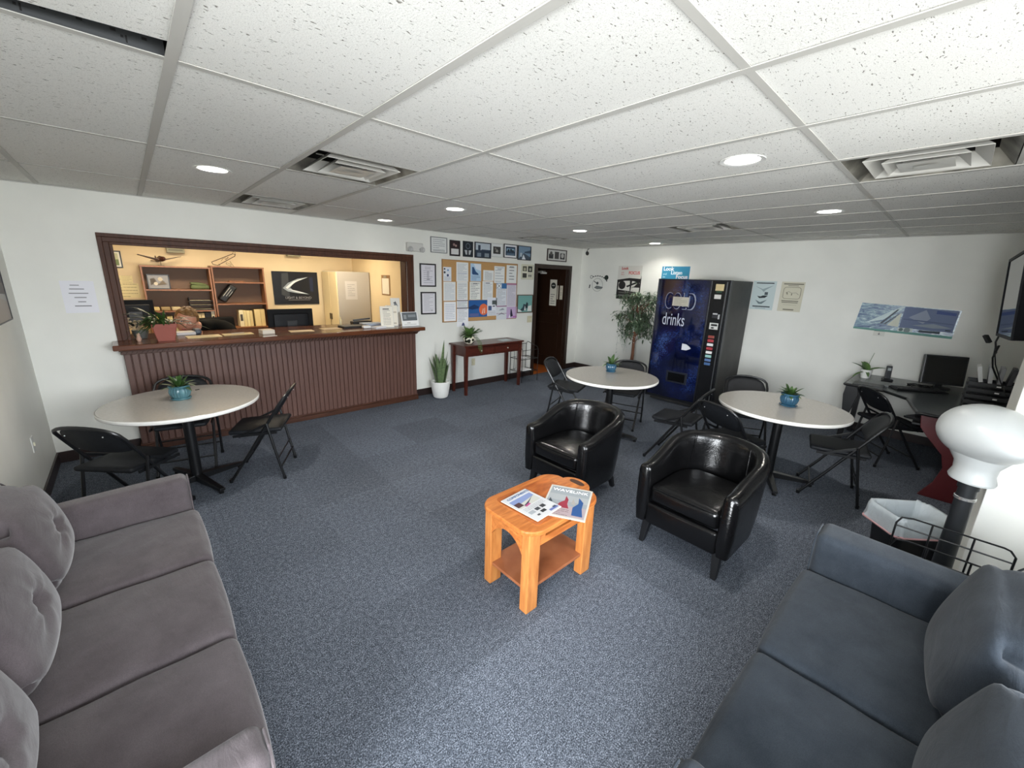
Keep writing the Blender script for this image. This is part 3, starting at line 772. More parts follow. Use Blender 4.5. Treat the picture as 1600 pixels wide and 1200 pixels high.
# ================================================================ ROUND TABLES
def round_table():
    r = thing('round_table', 'x', 'table', (0, 0, 0), 0, 'round pedestal tables')
    g = MB(); g.lathe([(.02, 0), (.497, 0), (.503, .006), (.503, .028), (.498, .032), (.02, .032)], (0, 0, .683), 96); g.build('tabletop', M_laminate, r, smooth=True, ang=30)
    g = MB(); g.lathe([(.5025, .004), (.5055, .008), (.5055, .026), (.5025, .030)], (0, 0, .683), 96, caps=False); g.build('edge_band', M_lamedge, r, smooth=True)
    g = MB(); g.lathe([(.038, .05), (.038, .66)], (0, 0, 0), 24); g.build('column', M_black, r, smooth=True)
    g = MB(); g.bar((-.24, 0, .672), (.24, 0, .672), .05, .018).bar((0, -.24, .672), (0, .24, .672), .05, .018); g.build('spider', M_black, r)
    g = MB()
    for k in range(4):
        a = PI/2*k; c_, s_ = math.cos(a), math.sin(a)
        g.M = Matrix.Rotation(a, 4, 'Z'); g.add([(0, -.03, .03), (.36, -.022, .025), (.36, .022, .025), (0, .03, .03), (0, -.03, .085), (.36, -.018, .048), (.36, .018, .048), (0, .03, .085)],
            [(0, 3, 2, 1), (4, 5, 6, 7), (0, 1, 5, 4), (1, 2, 6, 5), (2, 3, 7, 6), (3, 0, 4, 7)])
    g.build('base', M_black, r, bevel=.004)
    for k in range(4):
        a = PI/2*k; MB().lathe([(.018, 0), (.018, .012), (.008, .014), (.008, .027)], (.335*math.cos(a), .335*math.sin(a), 0), 12).build('foot', M_black, r, smooth=True)
    return r
TB = [((-.0, 2.22), 20, 'grey round pedestal table in front of the reception counter'),
      ((3.66, .715), 15, 'grey round pedestal table in the middle before the hanging plant'),
      ((3.94, -.885), 25, 'grey round pedestal table at the right in front of the desk')]
rt0 = round_table()
for i, ((x, y), deg, lb) in enumerate(TB):
    o = rt0 if i == 0 else dup(rt0)
    o.location = (x, y, 0); o.rotation_euler.z = math.radians(deg); o['label'] = lb
def table_plant(x, y, z, gl, label, seed, s=1.0, spread=1.0, name='potted_plant', rib=.035, NL=26, LW=.032):
    rnd = random.Random(seed)
    r = thing(name, label, 'plant', (x, y, z), 0, 'glazed pots with plants on the round tables')
    g = MB(); g.lathe([(.0, 0), (.062*s, 0), (.070*s, .010*s), (.066*s, .014*s), (.0, .014*s)], n=48); g.build('saucer', gl, r, smooth=True)
    g = MB(); g.lathe([(.046*s, .012*s), (.062*s, .03*s), (.070*s, .06*s), (.066*s, .085*s), (.058*s, .098*s)], n=96, rib=rib, ribn=20, caps=False)
    g.lathe([(.058*s, .096*s), (.070*s, .100*s), (.073*s, .108*s), (.068*s, .113*s), (.060*s, .110*s), (.058*s, .09*s), (.002, .09*s)], n=48, caps=False); g.build('pot', gl, r, smooth=True)
    MB().lathe([(.001, .088*s), (.0595*s, .092*s), (.001, .097*s)], n=24).build('soil', M_soil, r)
    g = MB()
    for k in range(NL):
        a = k*2.4+rnd.random()*.4; rnd.uniform(-.15, .15)
        el = 1.35-1.1*(k/NL)
        g.leaf((.012*math.cos(a)*s, .012*math.sin(a)*s, .093*s), (math.cos(a)*math.cos(el), math.sin(a)*math.cos(el), math.sin(el)), rnd.uniform(.085, .125)*s*spread, LW*s, rnd.uniform(.3, 1.1))
    g.build('leaves', M_leafd, r, smooth=True, ang=180)
    return r
table_plant(-.012, 2.29, .715, M_teal, 'green plant in a ribbed teal pot on the table by the counter', 1, 1.0, 1.05)
table_plant(3.83, .84, .715, M_blue, 'green plant in a small blue pot on the middle round table', 5, .86, 1.35, NL=11, LW=.048)
table_plant(3.99, -.92, .715, M_blue, 'green plant in a ribbed blue pot on the right hand round table', 9, 1.0, .95)
tag(MB(Matrix.Rotation(.5, 4, 'Z')).cbox((0, 0, .003), (.03, .008, .006)).build('clip', M_black), 'tiny dark clip lying beside the teal pot', 'clip').location = (.115, 2.52, .715)

# ================================================================ PINE SIDE TABLE AND MAGAZINES
r = thing('side_table', 'small honey oak side table with magazine slot and lower shelf', 'table', (1.38, -.375, 0))
def rrect(x0, y0, x1, y1, rad, bow=.0, n=8):
    P = []
    for cx_, cy_, a0 in ((x1-rad, y1-rad, 0), (x0+rad, y1-rad, 90), (x0+rad, y0+rad, 180), (x1-rad, y0+rad, 270)):
        for k in range(n+1):
            a = math.radians(a0+90*k/n); P.append((cx_+rad*math.cos(a), cy_+rad*math.sin(a)))
    return [(x+(bow*(1-((y-(y0+y1)/2)/((y1-y0)/2))**2))*(1 if x > (x0+x1)/2 else -1) if abs(x-(x0+x1)/2) > (x1-x0)/2-rad*.9 else x, y) for x, y in P]
g = MB(); g.prism(rrect(-.285, -.215, .285, .215, .085, .03), .478, .505); g.build('tabletop', M_oak, r, bevel=.007, seg=3)
g = MB(); g.prism(rrect(-.21, -.17, .21, .17, .03, .0), .505, .5062); g.build('inset_panel', wood('honey_oak_inset', (130, 62, 24), (184, 106, 50), .3, (2, 6, 6), 4), r)
for sx_ in (-1, 1):
    for sy_ in (-1, 1):
        g = MB(); x = sx_*.232; y = sy_*.150
        g.prism([(x-.042, y-.028), (x+.042, y-.028), (x+.042, y+.028), (x-.042, y+.028)], 0, .478); g.build('leg', M_oakz, r, bevel=.005, seg=2)
def arch(w_, z0, z1, rise, n=10):
    P = [(-w_/2, z1), (-w_/2, z0)]
    P += [(-w_/2+w_*k/n, z0+rise*math.sin(PI*k/n)**.7) for k in range(1, n)]
    return P+[(w_/2, z0), (w_/2, z1)]
for s in (-1, 1):
    g = MB(); g.prismx([(y, z) for y, z in arch(.25, .335, .478, .085)], s*.262-.01, s*.262+.01); g.build('end_apron', M_oak, r)
for s in (-1, 1):
    g = MB(); y = s*.165
    g.box(-.2, y-.009, .385, .2, y+.009, .425).box(-.2, y-.009, .455, .2, y+.009, .478).box(-.2, y-.009, .425, -.15, y+.009, .455).box(.15, y-.009, .425, .2, y+.009, .455)
    g.build('slotted_rail', M_oak, r)
g = MB(); g.box(-.2, -.15, .385, .2, .15, .393); g.build('magazine_shelf', M_oakshelf, r)
g = MB(); g.box(-.262, -.165, .125, .262, .165, .143); g.build('lower_shelf', M_oakshelf, r, bevel=.002)
g = MB(); g.tube([(.285+.03+.0*math.cos(a), 0, .49) for a in (0, .1)], .001, 4)
q = MB(); q.prism([(.30+.075*math.cos(a), .10*math.sin(a)) for a in [-PI/2+PI*k/12 for k in range(13)]], .480, .503); q.build('carry_handle', M_oak, r, bevel=.005)
q = MB(); q.prism([(.322+.024*math.cos(2*PI*k/20), .055*math.sin(2*PI*k/20)) for k in range(20)], .5032, .5042); q.build('handle_slot', C((60, 34, 18), .8), r)
def magazine(name, label, x, y, rz, w_, h_, z, base, items, txt=None, thick=.004):
    b_ = MB(); mats = [C((206, 202, 190), .4)]; idx = {}
    b_.M = Matrix.Translation((-w_/2, -h_/2, 0)); b_.box(0, 0, 0, w_, h_, thick)
    b_.M = Matrix.Translation((-w_/2, -h_/2, thick)) @ Matrix.Rotation(-PI/2, 4, 'X')
    # map sheet plane (x,z) facing -y to (x,y) facing +z
    b_.M = Matrix(((1, 0, 0, -w_/2), (0, 0, 1, -h_/2), (0, -1, 0, thick), (0, 0, 0, 1)))
    decor(b_, mats, w_, h_, 0, [('r', 0.0, 0.0, 1, 1, tuple(int(v*.74) for v in base))]+[tuple(tuple(int(w*.74) for w in e) if (isinstance(e, tuple) and len(e) == 3) else e for e in it) for it in items], idx)
    o = b_.build(name, mats); o.location = (x, y, z); o.rotation_euler = (0, 0, rz); tag(o, label, 'magazine', 'magazines on the side table')
    if txt:
        for s, tx, ty, sz, c, sx_ in txt: text(o, s, (tx-.5)*w_, (ty-.5)*h_, sz, C(c, .5), thick+.0032, flat=True, sx=sx_)
    return o
magazine('magazine', 'magazine with small pictures on a white cover, on the oak table', 1.285, -.380, math.radians(4), .205, .27, .5115, (246, 246, 246),
    [('r', .08, .50, .92, .83, (150, 170, 220)), ('p', [(.08, .50), (.92, .50), (.92, .70), (.08, .62)], (226, 226, 214)), ('r', .08, .55, .30, .70, (84, 50, 56)), ('p', [(.3, .55), (.6, .62), (.9, .72), (.6, .60), (.34, .50)], (60, 60, 76)),
     ('p', [(.28, .52), (.5, .56), (.5, .50), (.3, .48)], (210, 90, 150)), ('r', .10, .22, .30, .32, (190, 196, 200)), ('r', .36, .24, .52, .33, (70, 72, 78)), ('r', .58, .24, .74, .34, (60, 62, 66)), ('r', .40, .12, .58, .20, (56, 58, 60)),
     ('r', .2, .10, .30, .15, (80, 80, 84)), ('r', .62, .04, .95, .10, (120, 134, 200)), ('l', 3, .36, .44, .1, .9, (180, 184, 190)), ('r', .80, .08, .92, .13, (70, 80, 110))], [('COMPONENTS', .12, .87, .026, (60, 90, 130), 1)])
magazine('magazine', 'magazine with red and blue tail shapes on a grey cover on the oak table', 1.468, -.490, math.radians(-60.5), .25, .335, .5064, (244, 240, 228),
    [('r', .04, .04, .96, .96, (178, 186, 190)), ('r', .04, .5, .96, .70, (196, 200, 202)), ('r', .04, .04, .96, .36, (206, 186, 188)),
     ('p', [(.30, .28), (.34, .42), (.44, .52), (.44, .68), (.52, .56), (.52, .42), (.58, .28)], (176, 52, 74)), ('p', [(.68, .10), (.66, .34), (.76, .48), (.74, .68), (.86, .54), (.86, .34), (.92, .10)], (40, 92, 160)),
     ('p', [(.60, .44), (.62, .62), (.68, .50), (.70, .42)], (196, 190, 180)), ('p', [(.08, .36), (.10, .54), (.18, .42)], (60, 74, 84)), ('l', 4, .06, .22, .1, .6, (150, 120, 124))], [('WAVELINK', .08, .80, .042, (238, 238, 238), 1)])

# ================================================================ CONSOLE TABLE, FLOOR PLANT, WIRE STAND
r = thing('console_table', 'cherry wood console table with two drawers against the white wall', 'table', (3.87, 3.17, 0))
MB().box(-.60, -.215, .735, .60, .195, .757).build('tabletop', M_cherry, r, bevel=.004)
g = MB(); g.box(-.545, -.16, .585, -.525, .15, .735).box(.525, -.16, .585, .545, .15, .735).box(-.525, .13, .585, .525, .15, .735).box(-.525, -.17, .585, .525, -.150, .598).box(-.525, -.17, .722, .525, -.150, .735).box(-.012, -.17, .598, .012, -.15, .722)
g.build('apron', M_cherry, r)
for s in (-1, 1):
    d_ = MB().box(s*.268-.248, -.176, .602, s*.268+.248, -.156, .718).build('drawer', M_cherry, r, bevel=.003)
    MB().ell((s*.268, -.19, .66), (.013, .012, .013), 10).build('knob', C((220, 214, 200), .25, .6), d_, smooth=True)
for sx_ in (-1, 1):
    for sy_ in (-1, 1):
        x, y = sx_*.545, (-.17 if sy_ < 0 else .15)
        g = MB(); a, b_ = .027, .018
        g.add([(x-b_, y-b_, 0), (x+b_, y-b_, 0), (x+b_, y+b_, 0), (x-b_, y+b_, 0), (x-a, y-a, .735), (x+a, y-a, .735), (x+a, y+a, .735), (x-a, y+a, .735)],
              [(0, 3, 2, 1), (4, 5, 6, 7), (0, 1, 5, 4), (1, 2, 6, 5), (2, 3, 7, 6), (3, 0, 4, 7)]); g.build('leg', M_cherry, r)
# cow-patterned round pot with trailing plant
r = thing('potted_plant', 'leafy plant in a cream pot with dark blotches on the console table', 'plant', (3.47, 3.12, .757))
m, n, l, b = nt('blotched_cream_glaze', .2); v = coord(n, l); f = noise(n, l, v, 22, 1, .3)
l.new(ramp(n, l, f, [(.50, lin((226, 220, 200))), (.54, lin((36, 40, 30)))]), b.inputs['Base Color'])
MB().lathe([(.03, 0), (.06, .012), (.086, .05), (.088, .08), (.075, .115), (.062, .125), (.058, .118), (.001, .11)], n=40, caps=False).build('pot', m, r, smooth=True)
MB().lathe([(.001, .105), (.062, .112), (.001, .118)], n=20).build('soil', M_soil, r)
rnd = random.Random(3); g = MB()
for k in range(34):
    a = rnd.uniform(0, 2*PI); el = rnd.uniform(.2, 1.4); L = rnd.uniform(.10, .19)
    g.leaf((.02*math.cos(a), .02*math.sin(a), .12), (math.cos(a)*math.cos(el), math.sin(a)*math.cos(el), math.sin(el)), L, .058, rnd.uniform(.2, .9))
for k in range(9):
    a = -.4+rnd.uniform(-.5, .5); el = rnd.uniform(.3, .8); d_ = Vector((math.cos(a)*math.cos(el), math.sin(a)*math.cos(el), math.sin(el))); p0 = Vector((0, 0, .13))
    L = rnd.uniform(.14, .2); g.tube([p0, p0+d_*L*.5, p0+d_*L+Vector((0, 0, -.02))], .0018, 5)
    g.leaf(p0+d_*L+Vector((0, 0, -.02)), d_, .05, .03, .6)
for k in range(5):
    x = .03+.015*k; g.tube([(x, -.06, .115), (x, -.13, .085), (x+.01, -.178, .03), (x+.005*k, -.184, -.02-.02*k), (x, -.184, -.05-.02*k)], .0022, 5)
g.build('leaves', M_leafm, r, smooth=True, ang=180)
sheet('card', 'small pale leaflet lying on the right part of the console table', 'leaflet', 'A', 4.1, 4.3, .6, .75, (196, 208, 212)).rotation_euler = (-PI/2, 0, 0)
bpy.context.view_layer.update(); o = bpy.data.objects['card']; o.name = 'leaflet'; o.location = (4.10, 3.06, .7585)
# snake plant
r = thing('snake_plant', 'tall snake plant in a white ribbed floor pot', 'plant', (2.975, 3.15, 0))
MB().lathe([(.075, 0), (.100, .012), (.114, .05), (.132, .17), (.138, .245), (.133, .25), (.128, .22), (.001, .21)], n=144, rib=.012, ribn=36, caps=False).build('pot', M_white, r, smooth=True)
MB().lathe([(.001, .205), (.127, .215), (.001, .225)], n=24).build('soil', M_soil, r)
rnd = random.Random(11); g = MB()
for k in range(22):
    a = k*2.4; rr = .02+.06*(k/22); el = 1.52-.26*(k/22)+rnd.uniform(-.05, .05); L = rnd.uniform(.36, .52)-(k/22)*.10
    if k == 2: L = .66
    g.leaf((rr*math.cos(a), rr*math.sin(a), .21), (math.cos(a)*math.cos(el), math.sin(a)*math.cos(el), math.sin(el)), L, .058, rnd.uniform(-.06, .1), n=8, fold=.22)
g.build('leaves', M_leafs, r, smooth=True, ang=180)
# wire stand beside the console table
r = thing('wire_stand', 'black wire display stand between console table and brown door', 'stand', (4.73, 3.2, 0))
g = MB(); W, D_ = .19, .15
for sx_ in (-1, 1):
    g.tube([(sx_*W, -D_, 0), (sx_*W, -D_, .56), (sx_*W, -D_+.03, .6), (sx_*W, D_-.03, .66), (sx_*W, D_, .62), (sx_*W, D_, 0)], .005, 6)
for z in (.18, .40): 
    for y in (-D_, D_): g.tube([(-W, y, z), (W, y, z)], .004, 6)
    for sx_ in (-1, 1): g.tube([(sx_*W, -D_, z), (sx_*W, D_, z)], .004, 6)
g.tube([(-W, -D_, .56), (W, -D_, .56)], .004, 6).tube([(-W, D_, .62), (W, D_, .62)], .004, 6)
for k in range(-2, 3): g.tube([(k*.05, D_, .18), (k*.05, D_, .62)], .003, 5)
g.build('frame', M_black, r, smooth=True)
for z in (.18, .40):
    g = MB()
    for k in range(7): g.tube([(-W+k*W/3, -D_, z+.004), (-W+k*W/3, D_, z+.004)], .0025, 5)
    g.build('wire_shelf', M_black, r, smooth=True)
tag(MB().box(-.12, -.09, 0, .10, .10, .012).build('paper_stack', M_paper), 'stack of papers on the lowest shelf of the wire stand', 'papers').location = (4.73, 3.2, .187)
tag(MB().box(-.13, -.08, 0, .02, .09, .006).build('paper_stack', M_paper), 'few papers on the middle shelf of the wire stand', 'papers').location = (4.73, 3.2, .407)

# ================================================================ ON THE FRONT WALL
g = thing('cork_board', 'large cork notice board covered with papers', 'notice board', (3.186, 3.4, 1.073))
MB().box(0, -.012, 0, 1.48, 0, .891).build('cork_panel', M_cork, g)
q = MB(); q.box(-.008, -.016, -.008, 1.488, 0, 0).box(-.008, -.016, .891, 1.488, 0, .899).box(-.008, -.016, 0, 0, 0, .891).box(1.48, -.016, 0, 1.488, 0, .891); q.build('frame', C((150, 112, 70), .5), g)
G1 = (146, 150, 156); G2 = (96, 100, 108); IV = (232, 234, 232)
tx = lambda nl=12, c=G1, z0=.08, z1=.9, x0=.1, x1=.9: ('l', nl, z0, z1, x0, x1, c)
PAPERS = [
 ((3.198, 3.337, 1.664, 1.865), (226, 230, 236), [('c', .16, .86, .1, (60, 66, 76)), ('c', .16, .62, .12, (54, 60, 72)), ('c', .58, .78, .1, (110, 150, 200)), ('c', .55, .42, .13, (50, 70, 110)), tx(5, G1, .05, .3)], 'narrow sheet with blue and grey discs at the top left of the cork board'),
 ((3.426, 3.643, 1.663, 1.943), IV, [tx(14, (160, 170, 186)), ('r', .1, .42, .9, .43, (130, 150, 190))], 'white sheet of fine text, top row of the cork board, left of the blue leaflet'),
 ((3.683, 3.891, 1.674, 1.937), (176, 204, 226), [('p', [(.15, .45), (.15, .8), (.3, .8), (.5, .55), (.75, .42), (.75, .36), (.2, .38)], (36, 74, 120)), ('p', [(.3, .98), (.98, .98), (.98, .6), (.5, .7)], (222, 230, 240)), tx(4, (70, 90, 140), .06, .28)], 'light blue leaflet with a dark blue tail fin on the cork board'),
 ((3.937, 4.153, 1.686, 1.847), IV, [tx(7, G2, .12, .82, .15, .85)], 'small landscape note pinned in the top row of the cork board'),
 ((4.161, 4.383, 1.654, 1.917), IV, [tx(6, (180, 184, 190)), ('r', .3, .82, .7, .85, G2)], 'nearly blank white sheet, second from right in the top row of the cork board'),
 ((4.423, 4.651, 1.658, 1.946), IV, [('l', 5, .2, .85, .25, .75, G2), ('r', .3, .9, .7, .93, G2)], 'white sheet with centred lines at the top right of the cork board'),
 ((3.198, 3.411, 1.382, 1.656), IV, [tx(15, (168, 176, 190))], 'white text sheet at the left end of the middle row of the cork board'),
 ((3.434, 3.637, 1.389, 1.661), IV, [tx(17, (140, 146, 156))], 'dense white text sheet, second in the middle row of the cork board'),
 ((3.672, 3.883, 1.393, 1.665), (236, 236, 230), [tx(10, G2), ('r', .3, .88, .7, .93, G2)], 'white text sheet right below the light blue leaflet on the cork board'),
 ((3.925, 4.141, 1.391, 1.679), IV, [tx(12, (160, 166, 180)), ('r', .3, .88, .7, .92, G2)], 'white text sheet right below the small landscape note on the cork board'),
 ((4.211, 4.436, 1.292, 1.654), (222, 226, 232), [('r', 0, .76, 1, 1, (58, 112, 166)), ('r', .03, .77, .5, .98, (235, 238, 240)), ('p', [(.05, .78), (.10, .78), (.48, .97), (.43, .97)], (30, 40, 60)), ('p', [(.43, .78), (.48, .78), (.10, .97), (.05, .97)], (30, 40, 60)), tx(11, G1, .05, .7)], 'tall calendar with a crossed flag on a blue header on the cork board'),
 ((4.440, 4.657, 1.267, 1.655), (216, 212, 222), [('r', 0, .93, 1, 1, (176, 120, 150)), tx(16, (140, 136, 160), .06, .88)], 'tall pale lilac calendar page at the right edge of the cork board'),
 ((3.203, 3.417, 1.080, 1.367), (240, 240, 242), [tx(9, (176, 182, 200), .12, .85)], 'curling white sheet at the bottom left of the cork board'),
 ((3.433, 3.638, 1.263, 1.387), (228, 230, 232), [('r', 0, .93, 1, 1, (30, 34, 44)), ('r', 0, 0, 1, .1, (40, 48, 60)), tx(4, G1, .25, .8)], 'small sheet with black bars at top and bottom on the cork board'),
 ((3.433, 3.647, .988, 1.262), (238, 239, 242), [tx(9, G1, .3, .93), ('p', [(.4, .05), (.5, .22), (.62, .2), (.7, .04)], (70, 80, 120))], 'white sheet hanging below the cork board above the leafy plant'),
 ((3.655, 4.029, 1.123, 1.386), (34, 92, 156), [('p', [(.0, .6), (.3, .75), (.55, .62), (.5, .5), (.2, .45), (0, .5)], (22, 52, 96)), ('c', .80, .44, .24, (226, 110, 66)), ('p', [(.70, .2), (.76, .5), (.80, .48), (.76, .18)], (240, 200, 180)), ('p', [(.82, .2), (.84, .55), (.88, .52), (.88, .22)], (240, 200, 180)), ('r', .05, .05, .55, .22, (90, 100, 150))], 'blue poster with an orange oval on the cork board'),
 ((4.028, 4.230, 1.133, 1.423), (224, 228, 236), [('r', .5, .62, .9, .85, (80, 90, 90)), ('r', .1, .3, .45, .55, (70, 90, 130)), tx(5, G1, .06, .26), ('r', .55, .5, .8, .56, (60, 60, 70))], 'white flyer with small pictures right of the blue and orange poster'),
 ((4.220, 4.447, 1.063, 1.292), (214, 218, 222), [('r', 0, .92, 1, 1, (150, 110, 140)), ('p', [(.1, .3), (.5, .5), (.9, .32), (.5, .4)], (120, 132, 140)), ('r', 0, .42, 1, .45, (150, 110, 140)), ('p', [(.2, .65), (.6, .82), (.8, .7)], (140, 150, 160))], 'grey picture page below the calendar with the crossed flag'),
 ((4.447, 4.692, 1.075, 1.267), (196, 170, 206), [('p', [(.35, .1), (.4, .8), (.48, .8), (.62, .2)], (40, 34, 60)), ('p', [(.2, .05), (.35, .4), (.4, .05)], (236, 236, 240)), ('r', .62, .05, .98, .2, (180, 110, 180))], 'pink and lilac picture sheet at the bottom right of the cork board')]
for k, ((a, b_, c, d_), base, items, lb) in enumerate(PAPERS):
    sheet('notice', lb, 'paper', 'A', a, b_, c, d_, base, items, 'papers on the cork board', off=.0125+.0022*(k % 3), th=.001)
BL = (28, 26, 28)
framed('picture_frame', 'silver framed certificate, leftmost of the top row of frames', 'A', 2.995, 3.267, 2.051, 2.264, (120, 122, 124), .01, (222, 224, 222), [tx(6, G1, .15, .85, .12, .88), ('r', .1, .06, .9, .12, (170, 172, 170))], 'framed pictures in the top row')
framed('picture_frame', 'dark upright frame with a photo above a white caption', 'A', 3.314, 3.495, 2.025, 2.244, (24, 20, 22), .012, (44, 30, 34), [('r', .08, .06, .92, .46, (214, 214, 212)), ('c', .4, .75, .12, (150, 120, 120)), ('c', .62, .68, .1, (176, 150, 140))], 'framed pictures in the top row')
framed('picture_frame', 'dark upright frame with a round emblem above a white chest shape', 'A', 3.549, 3.732, 2.027, 2.249, (24, 26, 30), .012, (30, 36, 44), [('ring', .5, .72, .26, .06, (110, 120, 130)), ('p', [(.1, .42), (.9, .42), (.75, .1), (.25, .1)], (190, 194, 196)), ('r', .4, .1, .6, .42, (60, 60, 66))], 'framed pictures in the top row')
framed('picture_frame', 'largest black frame of the top row, people before a pale sky', 'A', 3.767, 4.087, 2.025, 2.256, (22, 26, 34), .014, (186, 196, 204), [('r', 0, 0, 1, .5, (40, 54, 72)), ('r', .18, .3, .34, .85, (50, 62, 78)), ('r', .12, .02, .38, .3, (120, 134, 146)), ('r', .62, .02, .92, .3, (130, 142, 150)), ('r', .4, .5, 1, .56, (70, 84, 100))], 'framed pictures in the top row')
framed('picture_frame', 'pale silver frame with a small dark photo in a white mount', 'A', 4.087, 4.336, 2.057, 2.263, (196, 198, 196), .008, (60, 58, 56), [('p', [(.3, .3), (.5, .7), (.7, .4), (.6, .2)], (160, 158, 150)), ('c', .3, .7, .12, (120, 118, 112))], 'framed pictures in the top row', mat_=(224, 226, 224), mw=.04)
framed('picture_frame', 'black frame with a blue group photo in a white mount', 'A', 4.358, 4.652, 2.058, 2.273, BL, .011, (44, 66, 88), [('r', .1, .5, .9, .8, (150, 180, 200)), ('c', .3, .55, .11, (30, 40, 50)), ('c', .55, .6, .11, (30, 40, 50)), ('c', .75, .5, .1, (30, 40, 50)), ('r', .1, 0, .9, .25, (90, 110, 130))], 'framed pictures in the top row', mat_=(230, 232, 234), mw=.028)
framed('picture_frame', 'black frame with a grey blue street photo, last of the top row before the gap', 'A', 4.669, 4.979, 2.041, 2.271, (26, 30, 36), .012, (120, 146, 170), [('p', [(0, 0), (.45, .5), (1, .2), (1, 0)], (70, 84, 98)), ('p', [(.3, .0), (.42, .4), (.62, .0)], (226, 232, 236)), ('p', [(.5, .6), (1, .75), (1, .5), (.5, .5)], (60, 80, 100)), ('r', .15, .2, .3, .5, (190, 200, 206))], 'framed pictures in the top row')
framed('picture_frame', 'wide dark framed strip of three photos above the brown door', 'A', 5.39, 5.923, 2.064, 2.272, (40, 24, 20), .016, (206, 206, 202), [('r', .06, .15, .3, .6, (50, 50, 54)), ('r', .37, .15, .6, .85, (70, 68, 66)), ('r', .67, .15, .93, .75, (60, 60, 62)), ('c', .18, .65, .07, (90, 88, 84)), ('c', .8, .5, .08, (190, 188, 184))], None)
framed('picture_frame', 'cream frame with four small dark photos beside the brown door', 'A', 4.766, 5.061, 1.725, 1.976, (206, 204, 184), .016, (222, 220, 200), [('r', .06, .55, .44, .93, (86, 84, 70)), ('r', .54, .5, .94, .95, (40, 42, 40)), ('r', .06, .06, .44, .4, (54, 52, 46)), ('r', .54, .06, .94, .42, (200, 198, 180)), ('c', .25, .7, .1, (180, 176, 150)), ('c', .74, .7, .1, (170, 168, 150)), ('c', .66, .22, .06, (90, 88, 80)), ('c', .82, .22, .06, (90, 88, 80))])
framed('picture_frame', 'brown framed teal painting of dark figures beside the brown door', 'A', 4.694, 5.075, 1.157, 1.469, (96, 62, 44), .014, (120, 172, 166), [('p', [(.1, .05), (.35, .3), (.4, .5), (.55, .45), (.62, .1)], (40, 62, 72)), ('p', [(.5, .3), (.62, .62), (.72, .5), (.68, .2)], (30, 40, 50)), ('p', [(.02, .02), (.02, .2), (.25, .1), (.3, .02)], (222, 226, 224)), ('p', [(.68, .05), (.72, .35), (.95, .4), (.97, .05)], (226, 228, 222)), ('p', [(.45, .1), (.5, .4), (.58, .1)], (230, 230, 226))])
framed('picture_frame', 'black framed certificate beside the counter opening, upper of two', 'A', 2.815, 3.074, 1.582, 1.897, BL, .018, (222, 220, 226), [tx(4, G2, .78, .9, .3, .7), ('r', .42, .35, .58, .7, (190, 188, 196)), tx(7, (160, 158, 170), .12, .7, .18, .85), ('r', .4, .28, .62, .31, G2)], 'two black framed certificates by the counter')
framed('picture_frame', 'black framed certificate beside the counter opening, lower of two', 'A', 2.822, 3.071, 1.195, 1.509, BL, .018, (226, 224, 228), [tx(13, (164, 162, 172), .1, .92, .15, .85), ('c', .75, .12, .05, (170, 168, 170))], 'two black framed certificates by the counter')
sheet('notice', 'white paper notice taped on the wall left of the counter opening', 'paper', 'A', -.616, -.412, 1.32, 1.59, (232, 232, 238),
      [('r', .28, .855, .55, .88, (132, 132, 136)), ('r', .24, .735, .68, .765, (140, 140, 144)), ('r', .2, .6, .78, .63, (136, 136, 140)), ('r', .34, .47, .7, .50, (136, 136, 140)), ('r', .42, .335, .66, .365, (138, 138, 142)), ('r', .30, .2, .80, .235, (138, 138, 142))])
# emergency light, switches
r = thing('emergency_light', 'white twin head emergency light above the right end of the counter', 'emergency light', (2.735, 3.4, 2.10))
MB().box(-.12, -.05, -.055, .12, 0, .055).build('housing', C((206, 205, 200), .4), r, bevel=.008)
for s in (-1, 1): MB(Matrix.Translation((s*.09, -.055, -.03)) @ Matrix.Rotation(PI/2, 4, 'X')).lathe([(.001, -.01), (.028, -.01), (.036, .03), (.030, .032), (.001, .02)], n=20).build('lamp_head', C((180, 180, 178), .3), r, smooth=True)
def plate(lb, loc, rz, w_, h_, nt_, cat='light switch', name='light_switch', c=(206, 200, 170)):
    r = thing(name, lb, cat, loc, rz)
    MB().box(-w_/2, -.006, -h_/2, w_/2, 0, h_/2).build('plate', C(c, .4), r, bevel=.002)
    for k in range(nt_):
        x = (k-(nt_-1)/2)*.045
        MB().box(x-.006, -.014, -.012, x+.006, -.006, .012).build('toggle' if cat == 'light switch' else 'socket', C((224, 220, 196), .4), r)
plate('cream double light switch right beside the brown door frame', (5.02, 3.4, 1.04), 0, .115, .115, 2)
plate('cream wall outlet seen under the console table', (3.765, 3.4, .40), 0, .07, .115, 1, 'outlet', 'wall_outlet')
# signs on the brown door
q = thing('door_sign', 'narrow white sign with a black round emblem on the brown door', 'sign', (0, 0, 0)); q.parent = None
q.location = (5.62, 3.58, 1.28); 
def door_pt(s_, z, off=.022):
    c_, s2 = math.cos(dang), math.sin(dang); return (6.005+c_*s_-s2*off, 3.43+s2*s_+c_*off, z)
q.location = door_pt(.36, 1.24, .022); q.rotation_euler.z = dang+PI
b_ = MB(); mats = [C((226, 222, 206), .6)]; b_.box(0, -.0015, 0, .165, 0, .50); decor(b_, mats, .165, .50, -.0015, [('c', .5, .77, .36, (40, 44, 40)), ('r', .3, .76, .7, .79, (200, 200, 190)), ('l', 5, .08, .42, .15, .8, (80, 80, 76))], {}); b_.build('sign_face', mats, q)
q = thing('notice', 'small cream paper beside the emblem sign on the brown door', 'paper', door_pt(.18, 1.37, .022), dang+PI)
b_ = MB(); mats = [C((214, 206, 186), .6)]; b_.box(0, -.0015, 0, .13, 0, .26); decor(b_, mats, .13, .26, -.0015, [tx(9, (150, 144, 130))], {}); b_.build('sheet', mats, q)
